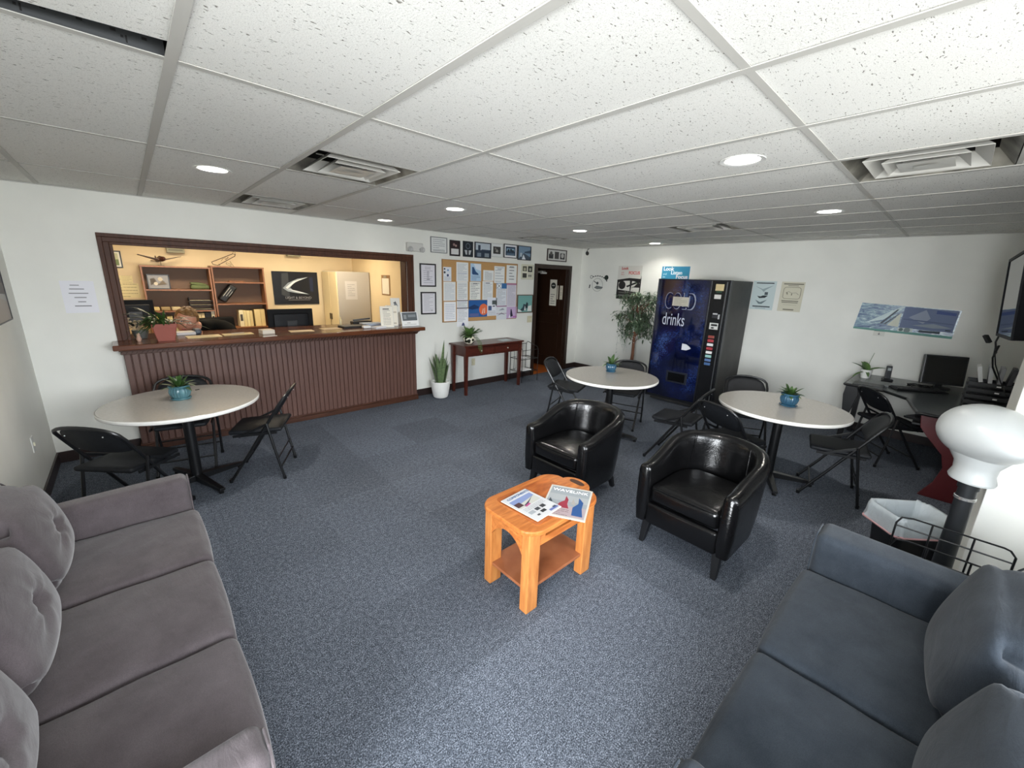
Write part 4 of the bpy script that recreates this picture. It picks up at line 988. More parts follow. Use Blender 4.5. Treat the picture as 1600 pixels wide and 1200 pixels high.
q = thing('door_sign', 'tiny white lettered plate at the top left of the brown door', 'sign', door_pt(.62, 1.845, .022), dang+PI)
b_ = MB(); b_.box(0, -.002, 0, .16, 0, .03); b_.build('plate', C((232, 230, 222), .5), q); text(q, 'Private', 0, .035, .045, C((200, 198, 190)), y=-.001)

# ================================================================ ON THE RIGHT WALL
r = thing('wall_decal', 'round black and white decal at the far end of the right wall', 'decal', (6.4, 3.19, 1.54), -PI/2)
b_ = MB(); mats = [C((204, 204, 198), .6)]; b_.box(0.02, -.0008, 0.02, .03, 0, .03)
its = [('ring', .12, .88, .07, .02, (30, 40, 36)), ('c', .88, .86, .10, (28, 44, 36)), ('ring', .45, .42, .27, .012, (90, 96, 94)), ('p', [(.3, .25), (.42, .38), (.75, .3), (.7, .2), (.45, .16)], (110, 116, 114)), ('c', .45, .52, .06, (60, 66, 66)), ('p', [(.25, .62), (.4, .5), (.42, .54), (.28, .66)], (90, 96, 94))]
for k in range(8):
    a = math.radians(118-k*12); its.append(('p', [(.45+.50*math.cos(a), .40+.52*math.sin(a)), (.45+.56*math.cos(a), .40+.58*math.sin(a)), (.45+.56*math.cos(a-.13), .40+.58*math.sin(a-.13)), (.45+.50*math.cos(a-.13), .40+.52*math.sin(a-.13))], (40, 44, 42)))
its.append(('p', [(.02, .2), (.07, .2), (.10, .42), (.05, .42)], (36, 40, 38)))
decor(b_, mats, .45, .31, -.0008, its, {}); b_.build('print', mats, r)
r = sheet('poster', 'white poster with red lettering over a black cockpit drawing behind the hanging plant', 'poster', 'B', 2.55, 2.07, 1.44, 2.02, (212, 210, 202),
   [('p', [(0, 0), (1, 0), (1, .72), (.97, .62), (.5, .64), (0, .58)], (26, 24, 24)), ('p', [(.06, .28), (.95, .22), (.95, .50), (.6, .56), (.3, .55), (.06, .50)], (212, 210, 202)), ('c', .22, .42, .15, (30, 28, 28)), ('p', [(.56, .25), (.60, .25), (.64, .58), (.54, .58)], (26, 24, 24)),
    ('p', [(.4, .40), (.95, .58), (.95, .52), (.45, .36)], (26, 24, 24)), ('p', [(.7, .36), (.9, .52), (.95, .48), (.95, .36)], (30, 28, 28)), ('r', .1, .08, .9, .14, (110, 108, 104)), ('r', .1, .18, .9, .22, (90, 88, 84))])
text(r, 'Look', .07, .515, .065, C((190, 48, 48)), bold=.002); text(r, 'FOCUS', .22, .435, .07, C((190, 48, 48)), bold=.002); text(r, 'and\nbe a', .07, .455, .035, C((200, 90, 84)))
r = sheet('poster', 'turquoise poster with white lettering right above the drinks machine', 'poster', 'B', 1.705, 1.235, 1.72, 2.01, (44, 134, 168), [('r', .0, .0, 1, .06, (60, 150, 180))])
text(r, 'Look', .025, .225, .085, C((238, 240, 240)), bold=.002); text(r, 'Listen', .16, .165, .08, C((232, 238, 240)), bold=.002); text(r, 'Focus', .25, .10, .085, C((236, 226, 226)), bold=.002); text(r, 'and\nbe', .025, .155, .045, C((190, 220, 230)))
r = sheet('poster', 'pale blue poster with sketched aeroplanes right of the drinks machine', 'poster', 'B', .287, -.005, 1.42, 1.815, (196, 210, 210),
   [('r', .14, .91, .9, .945, (50, 60, 64)), ('p', [(.1, .82), (.45, .72), (.9, .86), (.6, .7), (.5, .62), (.4, .7)], (150, 166, 170)), ('r', .56, .52, .70, .62, (70, 82, 86)), ('p', [(.25, .48), (.4, .46), (.5, .50), (.72, .5), (.6, .42), (.36, .40)], (30, 40, 44)),
    ('p', [(.2, .34), (.42, .26), (.72, .36), (.5, .2), (.36, .2)], (104, 120, 124)), ('r', .12, .09, .88, .13, (50, 60, 64)), ('r', .25, .045, .7, .06, (120, 130, 134))])
r = sheet('poster', 'cream poster with a rounded outline sketch beside the pale blue poster', 'poster', 'B', -.065, -.335, 1.42, 1.812, (206, 202, 182), [('r', .1, .91, .95, .945, (110, 108, 92)), ('r', .3, .86, .75, .88, (120, 118, 102)), ('r', .12, .34, .85, .37, (110, 108, 92)), ('r', .14, .29, .84, .315, (110, 108, 92)), ('r', .25, .04, .72, .085, (130, 126, 110)), ('r', .2, .22, .8, .228, (150, 146, 130))])
q = MB(Matrix.Translation((.138, -.003, .245))); pp = []
for cx_, cz_, a0 in ((.07, .045, 0), (-.07, .045, 90), (-.07, -.045, 180), (.07, -.045, 270)):
    for k in range(6):
        a = math.radians(a0+18*k); pp.append((cx_+.03*math.cos(a), 0, cz_+.03*math.sin(a)))
q.tube(pp, .0025, 4, closed=True); q.tube([(-.07, 0, 0), (-.04, 0, .02), (0, 0, .0), (.05, 0, .005), (.08, 0, -.02)], .002, 4).tube([(-.05, 0, -.02), (-.06, 0, .01)], .006, 4).tube([(.0, 0, -.03), (.0, 0, -.005)], .005, 4); q.build('outline_sketch', C((120, 116, 98)), r)
m, n, l, b = nt('aerial_photo_print', .25); v = coord(n, l, (3, 1, 9)); f = noise(n, l, v, 3.2, 6, .7, 1.4)
l.new(ramp(n, l, f, [(.30, lin((60, 78, 118))), (.45, lin((108, 130, 158))), (.55, lin((150, 178, 190))), (.68, lin((214, 228, 230)))]), b.inputs['Base Color'])
r = thing('panorama_poster', 'wide blue aerial panorama print above the computer desk', 'poster', (6.4, -.93, 1.262), -PI/2)
MB().add([(0, -.002, .02), (.86, -.002, -.01), (.875, -.002, .29), (.03, -.002, .325)], [(0, 1, 2, 3)]).add([(0, 0, .02), (.86, 0, -.01), (.875, 0, .29), (.03, 0, .325)], [(3, 2, 1, 0)]).build('print', m, r)
q = MB(); mats = []; idx = {}
decor(q, mats, .86, .31, -.002, [('p', [(0, .03), (1, -.06), (1, .03), (0, .1)], (96, 150, 140)), ('p', [(.12, .3), (.46, .98), (.50, .98), (.30, .45)], (205, 222, 224)), ('p', [(.27, .30), (.42, .86), (.44, .86), (.30, .30)], (74, 84, 96)), ('p', [(.31, .28), (.44, .7), (.455, .7), (.335, .28)], (92, 100, 108)), ('p', [(.35, .25), (.47, .75), (.47, .22)], (206, 210, 196)),
  ('p', [(.48, .2), (.49, .98), (1.0, .92), (.99, .15)], (100, 114, 146)), ('p', [(.55, .6), (.70, .9), (.76, .6), (.70, .4)], (142, 152, 172)), ('p', [(.6, .32), (.8, .42), (.98, .3), (.8, .26)], (136, 148, 160)), ('r', .47, .06, .62, .20, (196, 206, 204)), ('c', .505, .13, .022, (90, 110, 110)), ('c', .565, .125, .032, (120, 136, 136)), ('r', .68, .08, .88, .16, (38, 54, 66)), ('r', .92, .2, .97, .24, (30, 48, 60)),
  ('p', [(.80, .78), (.98, .74), (.98, .84), (.80, .9)], (60, 80, 136)), ('p', [(.5, .5), (.98, .42), (.98, .46), (.5, .55)], (84, 98, 130))], idx)
q.build('picture_details', mats, r)
r = sheet('notice', 'tiny white note with an arrow just below the panorama print', 'note', 'B', -1.13, -1.235, 1.205, 1.27, (216, 216, 208), [('r', .05, .85, .95, .92, (90, 90, 88)), ('r', .48, .25, .53, .62, (40, 40, 40)), ('p', [(.35, .42), (.5, .22), (.66, .42), (.5, .34)], (40, 40, 40))])
# small black camera in the far corner
r = thing('security_camera', 'small black security camera hanging near the far corner', 'camera', (6.33, 3.24, 2.27))
g = MB(); g.tube([(.07, 0, .06), (.03, 0, .05), (0, 0, .0)], .006, 6); g.build('arm', M_black, r, smooth=True)
MB(Matrix.Rotation(-.6, 4, 'Y')).ell((0, 0, -.03), (.035, .03, .04), 10).build('camera_body', M_black, r, smooth=True)

# ================================================================ DRINKS MACHINE
r = thing('vending_machine', 'tall drinks vending machine with dark blue front and black sides', 'vending machine', (5.5, .765, 0), -PI/2)
# local: x to the right seen from the front, front faces local -y
W = 1.0; HH = 1.8; D_ = .84
g = MB(); g.box(-W/2+.01, .06, .05, W/2-.01, D_, HH).box(-W/2+.03, .1, 0, W/2-.03, D_-.03, .05); g.build('cabinet', mottled('worn_black_steel', (38, 38, 38), (58, 56, 54), 5, .5), r, bevel=.006)
g = MB(); P = []; bx1 = .245
for k in range(17):
    u = k/16; P.append((-W/2+.012+(bx1+W/2-.012)*u, .012-.022*math.sin(PI*u)))
n_ = len(P); vs_ = [(x, y, .10) for x, y in P]+[(x, y, HH-.012) for x, y in P]
g.add(vs_, [(i, i+1, n_+i+1, n_+i) for i in range(n_-1)]); g.prism(P+[(bx1, .05), (-W/2+.012, .05)], HH-.012, HH-.008)
g.build('blue_front_panel', M_vend, r, smooth=True, ang=180)
g = MB(); g.box(-W/2, .0, .06, -W/2+.014, .07, HH).box(-W/2, .012, .06, bx1, .07, .1).box(-W/2, .005, HH-.012, W/2, .07, HH+.002).box(bx1, -.004, .06, bx1+.018, .07, HH-.01).box(W/2-.02, .0, .06, W/2, .07, HH)
g.build('door_frame', C((46, 48, 52), .3, .6), r, bevel=.002)
g = MB(); g.box(bx1+.018, .004, .08, W/2-.02, .06, HH-.012); g.build('control_column', C((20, 21, 24), .25), r)
g = MB(); g.box(W/2-.052, -.004, .08, W/2-.040, .004, HH-.02); g.build('silver_strip', C((120, 122, 126), .3, .8), r)
BC = [(150, 74, 66), (176, 64, 72), (224, 222, 222), (160, 58, 66), (228, 226, 224), (150, 196, 190), (88, 116, 160), (72, 104, 150)]
for k in range(8):
    z = 1.04-.053*k; MB().box(.315, -.006, z, .395, .006, z+.036).build('selection_button', C(BC[k], .35), r, bevel=.003)
q = MB(); mats = []; 
def dv(x0, z0, x1, z1, c, y=-.001): 
    global q, mats
    MB().box(x0, y, z0, x1, .004, z1).build('front_label' if y > -.003 else 'coin_plate', C(c, .4), r)
dv(.315, 1.665, .42, 1.75, (216, 196, 150)); dv(.33, 1.64, .40, 1.66, (30, 70, 50)); dv(.315, 1.56, .40, 1.615, (214, 212, 206)); dv(.31, 1.16, .42, 1.245, (214, 214, 208), -.004); dv(.33, 1.205, .41, 1.23, (24, 24, 26), -.006); dv(.335, 1.17, .37, 1.19, (40, 40, 40), -.006); dv(.33, 1.355, .39, 1.375, (190, 190, 190)); MB().box(.325, -.008, 1.31, .40, .004, 1.345).build('note_slot', C((50, 50, 54), .4), r); dv(.405, 1.30, .42, 1.36, (200, 200, 200), -.012) if 0 else MB().box(.405, -.012, 1.30, .42, .004, 1.36).build('coin_return', C((200, 200, 200), .4), r)
g = MB(); g.box(-.20, -.012, .33, .11, .0, .50); g.build('delivery_bay_frame', C((30, 34, 44), .3), r, bevel=.004)
MB().box(-.17, -.0135, .355, .08, -.011, .475).build('delivery_flap', C((8, 8, 10), .15), r)
text(r, 'COLD', -.36, 1.39, .33, C((150, 156, 172), .4), y=-.0155, sx=.50)
text(r, 'COLD', -.353, 1.398, .307, C((14, 22, 60), .2), y=-.0165, sx=.505)
text(r, 'drinks', -.365, 1.16, .25, C((190, 194, 206), .3), y=-.0160, sx=.54)
g = MB(); g.box(-.24, -.0185, 1.435, -.01, -.0175, 1.56); o = g.build('taped_note', C((196, 190, 174), .7), r); q = MB(Matrix.Translation((-.24, 0, 1.435))); mats = []; decor(q, mats, .23, .125, -.0186, [tx(7, (130, 126, 116), .12, .85)], {}); q.build('note_writing', mats, o)
g = MB(); g.add([(-.02, -.0165, .83), (.05, -.0165, .83), (.10, -.0165, .855), (.11, -.0165, .865), (.09, -.0165, .885), (.04, -.0165, .915), (-.02, -.0165, .92)], [tuple(range(7))]); g.build('white_sticker', C((214, 216, 222), .3), r)

# ================================================================ HANGING-LEAF TREE BESIDE THE MACHINE
r = thing('artificial_tree', 'leafy tree with bare brown trunk left of the drinks machine', 'plant', (6.02, 1.86, 0))
g = MB(); g.lathe([(.09, 0), (.12, .02), (.14, .24), (.13, .25), (.11, .22), (.001, .21)], n=28, caps=False); g.build('pot', C((60, 52, 46), .6), r, smooth=True)
rnd = random.Random(21); g = MB(); tips = []
for (dx, dy) in ((0, 0), (.03, .02), (-.02, .025)):
    g.tube([(dx, dy, .2), (dx*.4+.01, dy*.5, .55), (-dx*.5, dy, .9), (dx*1.5, dy*2, 1.25), (dx*4, dy*4, 1.5)], [.02, .018, .015, .012, .007], 8)
M_bark = mottled('brown_bark', (92, 56, 38), (124, 82, 58), 20, .8, stretch=(1, 1, .2))
cl = []
for k in range(36):
    z0 = rnd.uniform(.78, 1.52); a = rnd.uniform(0, 2*PI); L = rnd.uniform(.10, .30)*(1.05 if z0 > 1.0 else .75)
    p1 = Vector((L*math.cos(a)*.85, L*math.sin(a), z0+rnd.uniform(.0, .14))); g.tube([(0, 0, z0-.08), (p1.x*.5, p1.y*.5, z0+.02), tuple(p1)], .005, 5); cl.append(p1)
g.build('trunk', M_bark, r, smooth=True)
m1 = mottled('artificial_leaf', (52, 74, 52), (108, 126, 100), 14, .5); g = MB()
for p1 in cl:
    for q_ in range(44):
        a = rnd.uniform(0, 2*PI); el = rnd.uniform(-.9, .9); b0 = p1+Vector((rnd.gauss(0, .05), rnd.gauss(0, .05), rnd.gauss(0, .045)))
        g.leaf(b0, (math.cos(a)*math.cos(el), math.sin(a)*math.cos(el), math.sin(el)), rnd.uniform(.06, .10), .026, rnd.uniform(.5, 1.5), n=3)
g.build('foliage', m1, r, smooth=True, ang=180)['kind'] = 'stuff'
g = MB(); m2 = mottled('pale_hanging_blossom', (150, 160, 150), (206, 210, 204), 30, .7)
for k in range(16):
    a = PI/2+rnd.uniform(-1.3, 1.3) if k < 10 else rnd.uniform(0, 2*PI); R3 = rnd.uniform(.18, .30); zt = rnd.uniform(1.0, 1.3); ln = rnd.uniform(.25, .55)
    bx, by = R3*math.cos(a)*.8, R3*math.sin(a)
    g.tube([(bx, by, zt), (bx+.01, by+.01, zt-ln)], .0015, 4)
    for q_ in range(int(ln*70)):
        z = zt-ln*rnd.random(); b0 = Vector((bx+rnd.gauss(0, .012), by+rnd.gauss(0, .012), z)); aa = rnd.uniform(0, 6.28)
        g.leaf(b0, (math.cos(aa), math.sin(aa), -.6), .022, .012, .6, n=2)
g.build('hanging_blossom', m2, r, smooth=True, ang=180)['kind'] = 'stuff'

# ================================================================ COMPUTER DESK CORNER
r = thing('corner_desk', 'black corner computer desk with a dark red curved side panel', 'desk', (5.6, -1.9, 0))
OX = Matrix.Translation((-5.6, 1.9, 0)); poly = [(6.37, -1.09), (5.50, -1.09), (5.46, -1.42), (5.22, -1.62), (4.66, -1.72), (4.66, -2.43), (6.37, -2.43)]
M_desk = mottled('dark_grey_desktop', (62, 66, 68), (74, 78, 80), 40, .25)
g = MB(OX); g.prism(poly, .715, .735); g.build('desktop', M_desk, r, bevel=.004)
g = MB(OX); 
for a, b_ in zip(poly[1:5], poly[2:6]): g.tube([(a[0], a[1], .722), (b_[0], b_[1], .722)], .014, 8)
g.tube([(6.36, -1.09, .722), (5.5, -1.09, .722)], .014, 8)
g.build('edge_roll', M_black, r, smooth=True)
g = MB(OX); g.prismx([(-1.10, .71), (-1.20, .71), (-1.22, .62), (-1.17, .35), (-1.17, .0), (-1.12, .0), (-1.12, .35), (-1.09, .6)], 5.54, 5.59); g.bar((5.565, -1.14, .66), (5.75, -1.35, .70), .03); g.build('curved_leg', M_black, r, bevel=.004); MB(OX).box(6.28, -1.17, 0, 6.33, -1.12, .715).build('leg', M_black, r)
g = MB(OX); P = [(-2.43, .715), (-1.74, .715), (-1.76, .60), (-1.84, .50), (-1.93, .40), (-1.96, .28), (-1.93, .14), (-1.86, .0), (-2.43, 0)]
g.prismx(P, 4.68, 4.72); g.build('red_side_panel', C((92, 28, 32), .4), r, bevel=.004)
g = MB(OX); g.box(4.74, -1.95, .60, 5.30, -1.70, .618); g.build('keyboard_tray', M_black, r, bevel=.003)
# things on the desk
r = thing('computer_monitor', 'black flat computer monitor on the corner desk', 'monitor', (6.08, -1.80, .735), -PI/2+math.radians(24))
tl = Matrix.Rotation(math.radians(-8), 4, 'X')
g = MB(Matrix.Translation((0, 0, .20)) @ tl); g.box(-.175, -.02, -.155, .175, .03, .155); g.build('casing', C((30, 31, 34), .3), r, bevel=.005)
g = MB(Matrix.Translation((0, 0, .20)) @ tl); g.box(-.160, -.0215, -.140, .160, -.0195, .140); g.build('screen', M_screen, r)
g = MB(); g.box(-.03, .01, .0, .03, .05, .14); g.lathe([(.001, 0), (.10, 0), (.10, .01), (.03, .02)], (0, .02, 0), 24); g.build('stand', M_black, r, bevel=.003)
r = thing('potted_orchid', 'orchid with broad leaves in a small white pot on the desk', 'plant', (6.05, -1.19, .735))
MB().lathe([(.04, 0), (.055, .10), (.05, .10), (.045, .07), (.001, .06)], n=28, caps=False).build('pot', M_white, r, smooth=True)
g = MB()
for a, L, w_, el in ((2.1, .20, .075, .9), (.4, .17, .08, 1.0), (-1.2, .19, .075, .75), (1.2, .14, .07, 1.2), (3.4, .17, .035, .25), (2.7, .24, .03, .2)): g.leaf((0, 0, .07), (math.cos(a)*math.cos(el), math.sin(a)*math.cos(el), math.sin(el)), L, w_, .8)
g.tube([(0, 0, .08), (.01, -.01, .2), (0, -.03, .30)], .0022, 5); g.build('leaves', M_leafm, r, smooth=True, ang=180)
r = thing('cordless_phone', 'black cordless phone standing in its base on the desk', 'phone', (6.05, -1.385, .735), -PI/2+.3)
MB().box(-.045, -.05, 0, .045, .04, .03).build('charging_base', M_black, r, bevel=.008)
g = MB(Matrix.Translation((0, 0, .02)) @ Matrix.Rotation(math.radians(-10), 4, 'X')); g.box(-.025, -.015, 0, .025, .015, .155); o = g.build('handset', C((40, 42, 46), .35), r, bevel=.008)
g = MB(Matrix.Translation((0, 0, .02)) @ Matrix.Rotation(math.radians(-10), 4, 'X')); g.box(-.015, -.0165, .10, .015, -.0145, .13); g.build('display', C((150, 158, 160), .3), o)
def keyboard(loc, rz, lb):
    r = thing('keyboard', lb, 'keyboard', loc, rz, 'keyboards on the corner desk'); MB().box(-.22, -.075, 0, .22, .075, .018).build('body', M_black, r, bevel=.005)
    g = MB()
    for i in range(16):
        for j in range(5): g.box(-.21+i*.0262, -.066+j*.027, .018, -.21+i*.0262+.022, -.066+j*.027+.022, .024)
    g.build('keys', C((34, 35, 38), .5), r)
keyboard((5.72, -1.66, .737), -PI/2+.55, 'black keyboard on the desk in front of the monitor')
keyboard((5.02, -1.80, .62), -PI/2+1.1, 'black keyboard on the low tray at the near end of the desk')
tag(MB().box(-.13, -.20, 0, .13, .18, .004).build('paper_sheet', C((150, 154, 154), .6)), 'grey sheet lying on the desk below the cordless phone', 'paper').location = (5.82, -1.40, .7355)
tag(MB().box(-.09, -.13, 0, .09, .12, .006).build('black_folder', M_black), 'thin black folder at the left front corner of the desk', 'folder').location = (5.62, -1.27, .7355)
g = MB(); rnd = random.Random(5); P = [Vector((5.93+.07*math.cos(k*1.3)*(1-.3*math.sin(k)), -1.66+.10*math.sin(k*.9), .742+.012*(1+math.sin(k*2.1)))) for k in range(26)]
g.tube(P, .004, 5); tag(g.build('cable', M_black, smooth=True), 'tangle of black cable below the monitor', 'cable')
r = thing('letter_trays', 'tall black stack of letter trays beside the computer monitor', 'letter trays', (4.92, -2.12, .737), -PI/2)
for k in range(6):
    z = .01+.052*k; t_ = MB(); y = -.0
    t_.box(-.17, -.13, z, .17, .13, z+.003).box(-.17, -.13, z, -.166, .13, z+.03).box(-.17, .127, z, .17, .13, z+.03).box(-.17, -.13, z, .17, -.127, z+.03).box(.166, -.13, z, .17, .13, z+.03)
    tr_ = t_.build('tray', M_black, r, bevel=.001); MB().box(-.012, -.1325, z+.008, .012, -.1305, z+.018).build('label_tab', C((226, 226, 222), .5), tr_)
for sx_ in (-1, 1):
    for y in (-.12, .12): MB().bar((sx_*.166, y, 0), (sx_*.166, y, .298), .008).build('post', M_black, r)
for k, (x, c) in enumerate(((-.10, (190, 192, 190)), (-.05, (170, 172, 172)), (.0, (140, 142, 144)), (.05, (60, 60, 64)), (.10, (120, 122, 124)))):
    o = MB(Matrix.Rotation(.12*(k-2), 4, 'Y')).box(-.012, -.09, 0, .012, .09, .13).build('brochure', C(c, .5)); o.location = (4.92, -2.12-x, 1.035); o.rotation_euler.z = -PI/2
    tag(o, ['leftmost pale', 'second pale', 'middle grey', 'fourth dark', 'rightmost grey'][k]+' brochure upright on top of the letter trays', 'brochure', 'brochures on the letter trays')
g = MB(); g.tube([(4.70, -2.03, 1.44), (4.66, -2.02, 1.38), (4.62, -2.03, 1.33), (4.66, -2.04, 1.30), (4.60, -2.03, 1.28), (4.68, -2.03, 1.34), (4.60, -2.04, 1.36), (4.64, -2.03, 1.26), (4.72, -2.05, 1.18), (4.80, -2.1, 1.08)], .006, 6).tube([(4.62, -2.03, 1.31), (4.56, -2.05, 1.22), (4.52, -2.1, 1.1), (4.5, -2.15, 1.0)], .004, 6)
g.bar((4.72, -1.96, 1.42), (4.69, -1.99, 1.37), .03, .02); tag(g.build('cable', M_black, smooth=False), 'knotted black cable hanging under the television', 'cable')

# ================================================================ TELEVISION
r = thing('television', 'flat television at the right edge of the view, seen almost edge on', 'television', (4.157, -1.996, 1.722), 0)
R3 = Matrix.Rotation(.039, 4, 'Z') @ Matrix.Rotation(-.097, 4, 'X') @ Matrix.Rotation(.031, 4, 'Y')
g = MB(R3); g.box(-.39, -.09, -.275, .39, -.002, .275); g.build('casing', C((12, 13, 18), .7, 0, .15), r, bevel=.004)
for q_ in ((.372, -.275, .39, .275), (-.39, -.275, -.372, .275), (-.372, -.275, .372, -.257), (-.372, .257, .372, .275)):
    MB(R3).box(q_[0], -.003, q_[1], q_[2], .006, q_[3]).build('bezel', C((14, 16, 22), .6, 0, .2), r)
g = MB(R3); g.box(-.372, -.003, -.255, .372, .001, .255); g.build('screen', M_tvglass, r)
g = MB(); g.box(-.2, -.45, -.12, .2, -.43, .12).bar((0, -.43, 0), (0, -.09, 0), .05, .08); g.build('wall_arm', M_black, r)

# ================================================================ WHITE EGG ON A POST, BIN, MAGAZINE RACK
r = thing('pedestal_display', 'white egg shaped head on a black post beside the bin', 'display stand', (2.72, -1.99, 0))
g = MB(); g.lathe([(.12, 0), (.12, .012), (.042, .02), (.034, .80), (.040, .80), (.040, .87)], n=32); g.build('post', C((34, 36, 38), .3), r, smooth=True)
MB().lathe([(.0365, .74), (.0400, .742), (.0400, .755), (.0365, .757)], n=32, caps=False).build('silver_ring', C((190, 190, 188), .25, .8), r, smooth=True)
ax = Matrix.Rotation(math.radians(200), 4, 'Z')
def egg(p):
    t_ = p.x/.20; k = 1-.22*t_-.10*t_*t_; return Vector((p.x, p.y*k, p.z*k+.018*t_))
g = MB(ax); g.ell((.03, 0, 1.085), (.235, .16, .135), 24, R=Matrix.Rotation(math.radians(7), 3, 'Y'), fn=egg); g.build('egg_head', C((178, 181, 180), .3), r, smooth=True, ang=180)
g = MB(ax); g.lathe([(.092, .845), (.096, .855), (.084, .89), (.088, .93), (.125, .985), (.14, 1.02)], n=40, sx=1.05, sy=.85, caps=True); o = g.build('collar', C((178, 181, 180), .35), r, smooth=True)
MB(Matrix.Rotation(math.radians(125), 4, 'Z')).box(-.017, -.084, .862, .017, -.074, .878).build('dark_label', C((60, 62, 62), .4), o)
r = thing('waste_bin', 'black waste bin with a crumpled clear liner behind the blue sofa', 'bin', (3.27, -1.84, 0), math.radians(-45))
g = MB(); rp = [(.40, .0)]; 
def rr_ring(w_, d_, z, n=10, jit=0, rad=.05):
    P = []
    for cx_, cy_, a0 in ((w_/2-rad, d_/2-rad, 0), (-w_/2+rad, d_/2-rad, 90), (-w_/2+rad, -d_/2+rad, 180), (w_/2-rad, -d_/2+rad, 270)):
        for k in range(n):
            a = math.radians(a0+90*k/n); j = rnd.uniform(-jit, jit); P.append(Vector((cx_+(rad+j)*math.cos(a), cy_+(rad+j)*math.sin(a), z+j*.8)))
    return P
def loft(g_, rings, cap=True):
    n = len(rings[0]); g_.add([p for q in rings for p in q], [(i*n+k, i*n+(k+1) % n, (i+1)*n+(k+1) % n, (i+1)*n+k) for i in range(len(rings)-1) for k in range(n)]+([tuple(range(n))[::-1]] if cap else []))
loft(g, [rr_ring(.27, .19, 0), rr_ring(.33, .235, .36), rr_ring(.34, .245, .37), rr_ring(.32, .225, .37), rr_ring(.26, .18, .01)]); g.build('bin', M_black, r, smooth=True)
g = MB(); loft(g, [rr_ring(.22, .14, .05, jit=.003), rr_ring(.25, .165, .2, jit=.004), rr_ring(.275, .185, .33, jit=.004), rr_ring(.325, .235, .385, jit=.005), rr_ring(.352, .258, .392, jit=.005), rr_ring(.365, .27, .36, jit=.006), rr_ring(.37, .276, .31, jit=.007), rr_ring(.376, .282, .275, jit=.009)]); g.build('liner', M_liner, r, smooth=True, ang=180)
g = MB(); P = rr_ring(.382, .287, .272, jit=.012); g.tube(P, .006, 5, closed=True); g.build('liner_drawstring', C((206, 160, 164), .5), r, smooth=True)
r = thing('magazine_rack', 'black wire magazine rack behind the far arm of the blue sofa', 'rack', (2.48, -1.97, 0), PI/2)
g = MB(); 
for y, h in ((-.075, .62), (.075, .56)):
    g.tube([(-.21, y, 0), (-.21, y, h-.03), (-.19, y, h-.005), (-.17, y, h), (.13, y, h), (.17, y, h-.01), (.185, y, h-.045), (.19, y, 0)], .0045, 6)
    for z in (h-.06, .42, .28, .14): g.tube([(-.21, y, z), (.19, y, z)], .004, 6)
    for x in (-.08, .06): g.tube([(x, y, .14), (x, y, h)], .004, 6)
for z in (.14, .42):
    for x in (-.21, .19): g.tube([(x, -.075, z), (x, .075, z)], .004, 6)
for x in (-.12, -.03, .06, .13): g.tube([(x, -.075, .14), (x, .075, .14)], .003, 6)
g.build('wire_frame', M_black, r, smooth=True)
# left wall picture
framed('picture_frame', 'large thin black framed brownish picture at the left edge on the left wall', 'L', 2.25, 3.05, 1.31, 1.75, (34, 32, 32), .008, (150, 146, 142), [('p', [(0, 0), (1, 0), (1, .3), (.6, .42), (0, .36)], (176, 168, 160)), ('p', [(.4, .5), (1, .42), (1, .75), (.6, .7)], (112, 106, 104)), ('p', [(.7, .6), (1, .62), (1, .9), (.8, .85)], (84, 78, 78))], th=.012)
plate('white wall outlet low on the left wall behind the folding chair', (-.88, 2.62, .44), PI/2, .07, .115, 1, 'outlet', 'wall_outlet', (216, 216, 212))

# ================================================================ OFFICE BEHIND THE COUNTER
def bookcase(name, lb, x0, x1, shelves, top, y0=5.72, y1=5.99):
    r = thing(name, lb, 'bookcase', (x0, y0, 0)); w_ = x1-x0; d_ = y1-y0
    for a in (0, w_-.02): MB().box(a, 0, 0, a+.02, d_, top).build('side_panel', M_case, r, bevel=.001)
    MB().box(.02, d_-.008, .06, w_-.02, d_, top-.02).build('back_panel', M_casein, r)
    MB().box(-.004, -.004, top-.02, w_+.004, d_, top).build('top_panel', M_case, r)
    MB().box(.02, .01, 0, w_-.02, .03, .06).build('kick_board', M_case, r)
    for z in shelves: MB().box(.02, .0, z-.018, w_-.02, d_-.008, z).build('shelf', M_case, r)
    return r
bookcase('bookcase', 'left wooden bookcase in the office, holding the black trays', -.04, .725, [.08, .45, 1.135, 1.43], 1.745)

bookcase('bookcase', 'right wooden bookcase in the office, with the pale binders', .735, 1.41, [.08, .48, .865, 1.225, 1.545], 1.77)
MS = lambda r, g, b_: C((r, g, b_), .6)
framed('picture_frame', 'black framed grey print standing on the left bookcase shelf', 'O', .01, .25, 1.432, 1.63, (22, 20, 20), .012, (112, 104, 90), [('p', [(.1, .2), (.4, .5), (.3, .8), (.1, .7)], (84, 76, 66)), ('p', [(.4, .2), (.7, .6), (.9, .3)], (104, 94, 80)), ('c', .6, .7, .12, (190, 180, 160)), ('c', .35, .35, .1, (200, 190, 170))], off=.20)
g = MB(); g.rbox((0, 0, .03), (.22, .15, .055), .02, 5, (0, 0, .01)); g.rbox((-.01, 0, .07), (.19, .14, .03), .012, 5, (0, 0, .01), R=Matrix.Rotation(.12, 3, 'Y')); tag(g.build('folded_cloth', C((92, 104, 66), .8), smooth=True, ang=180), 'folded olive green cloth on the upper shelf of the left bookcase', 'cloth').location = (.585, 5.86, 1.433)
r = thing('letter_trays', 'black three level letter tray on the left bookcase', 'letter trays', (.57, 5.84, 1.136))
for k in range(3): 
    z = .002+.062*k; MB().box(-.14, -.10, z, .14, .10, z+.004).box(-.14, -.10, z, -.136, .1, z+.045).box(.136, -.10, z, .14, .1, z+.045).box(-.14, -.102, z, .14, -.10, z+.012).build('tray', C((24, 22, 22)), r)
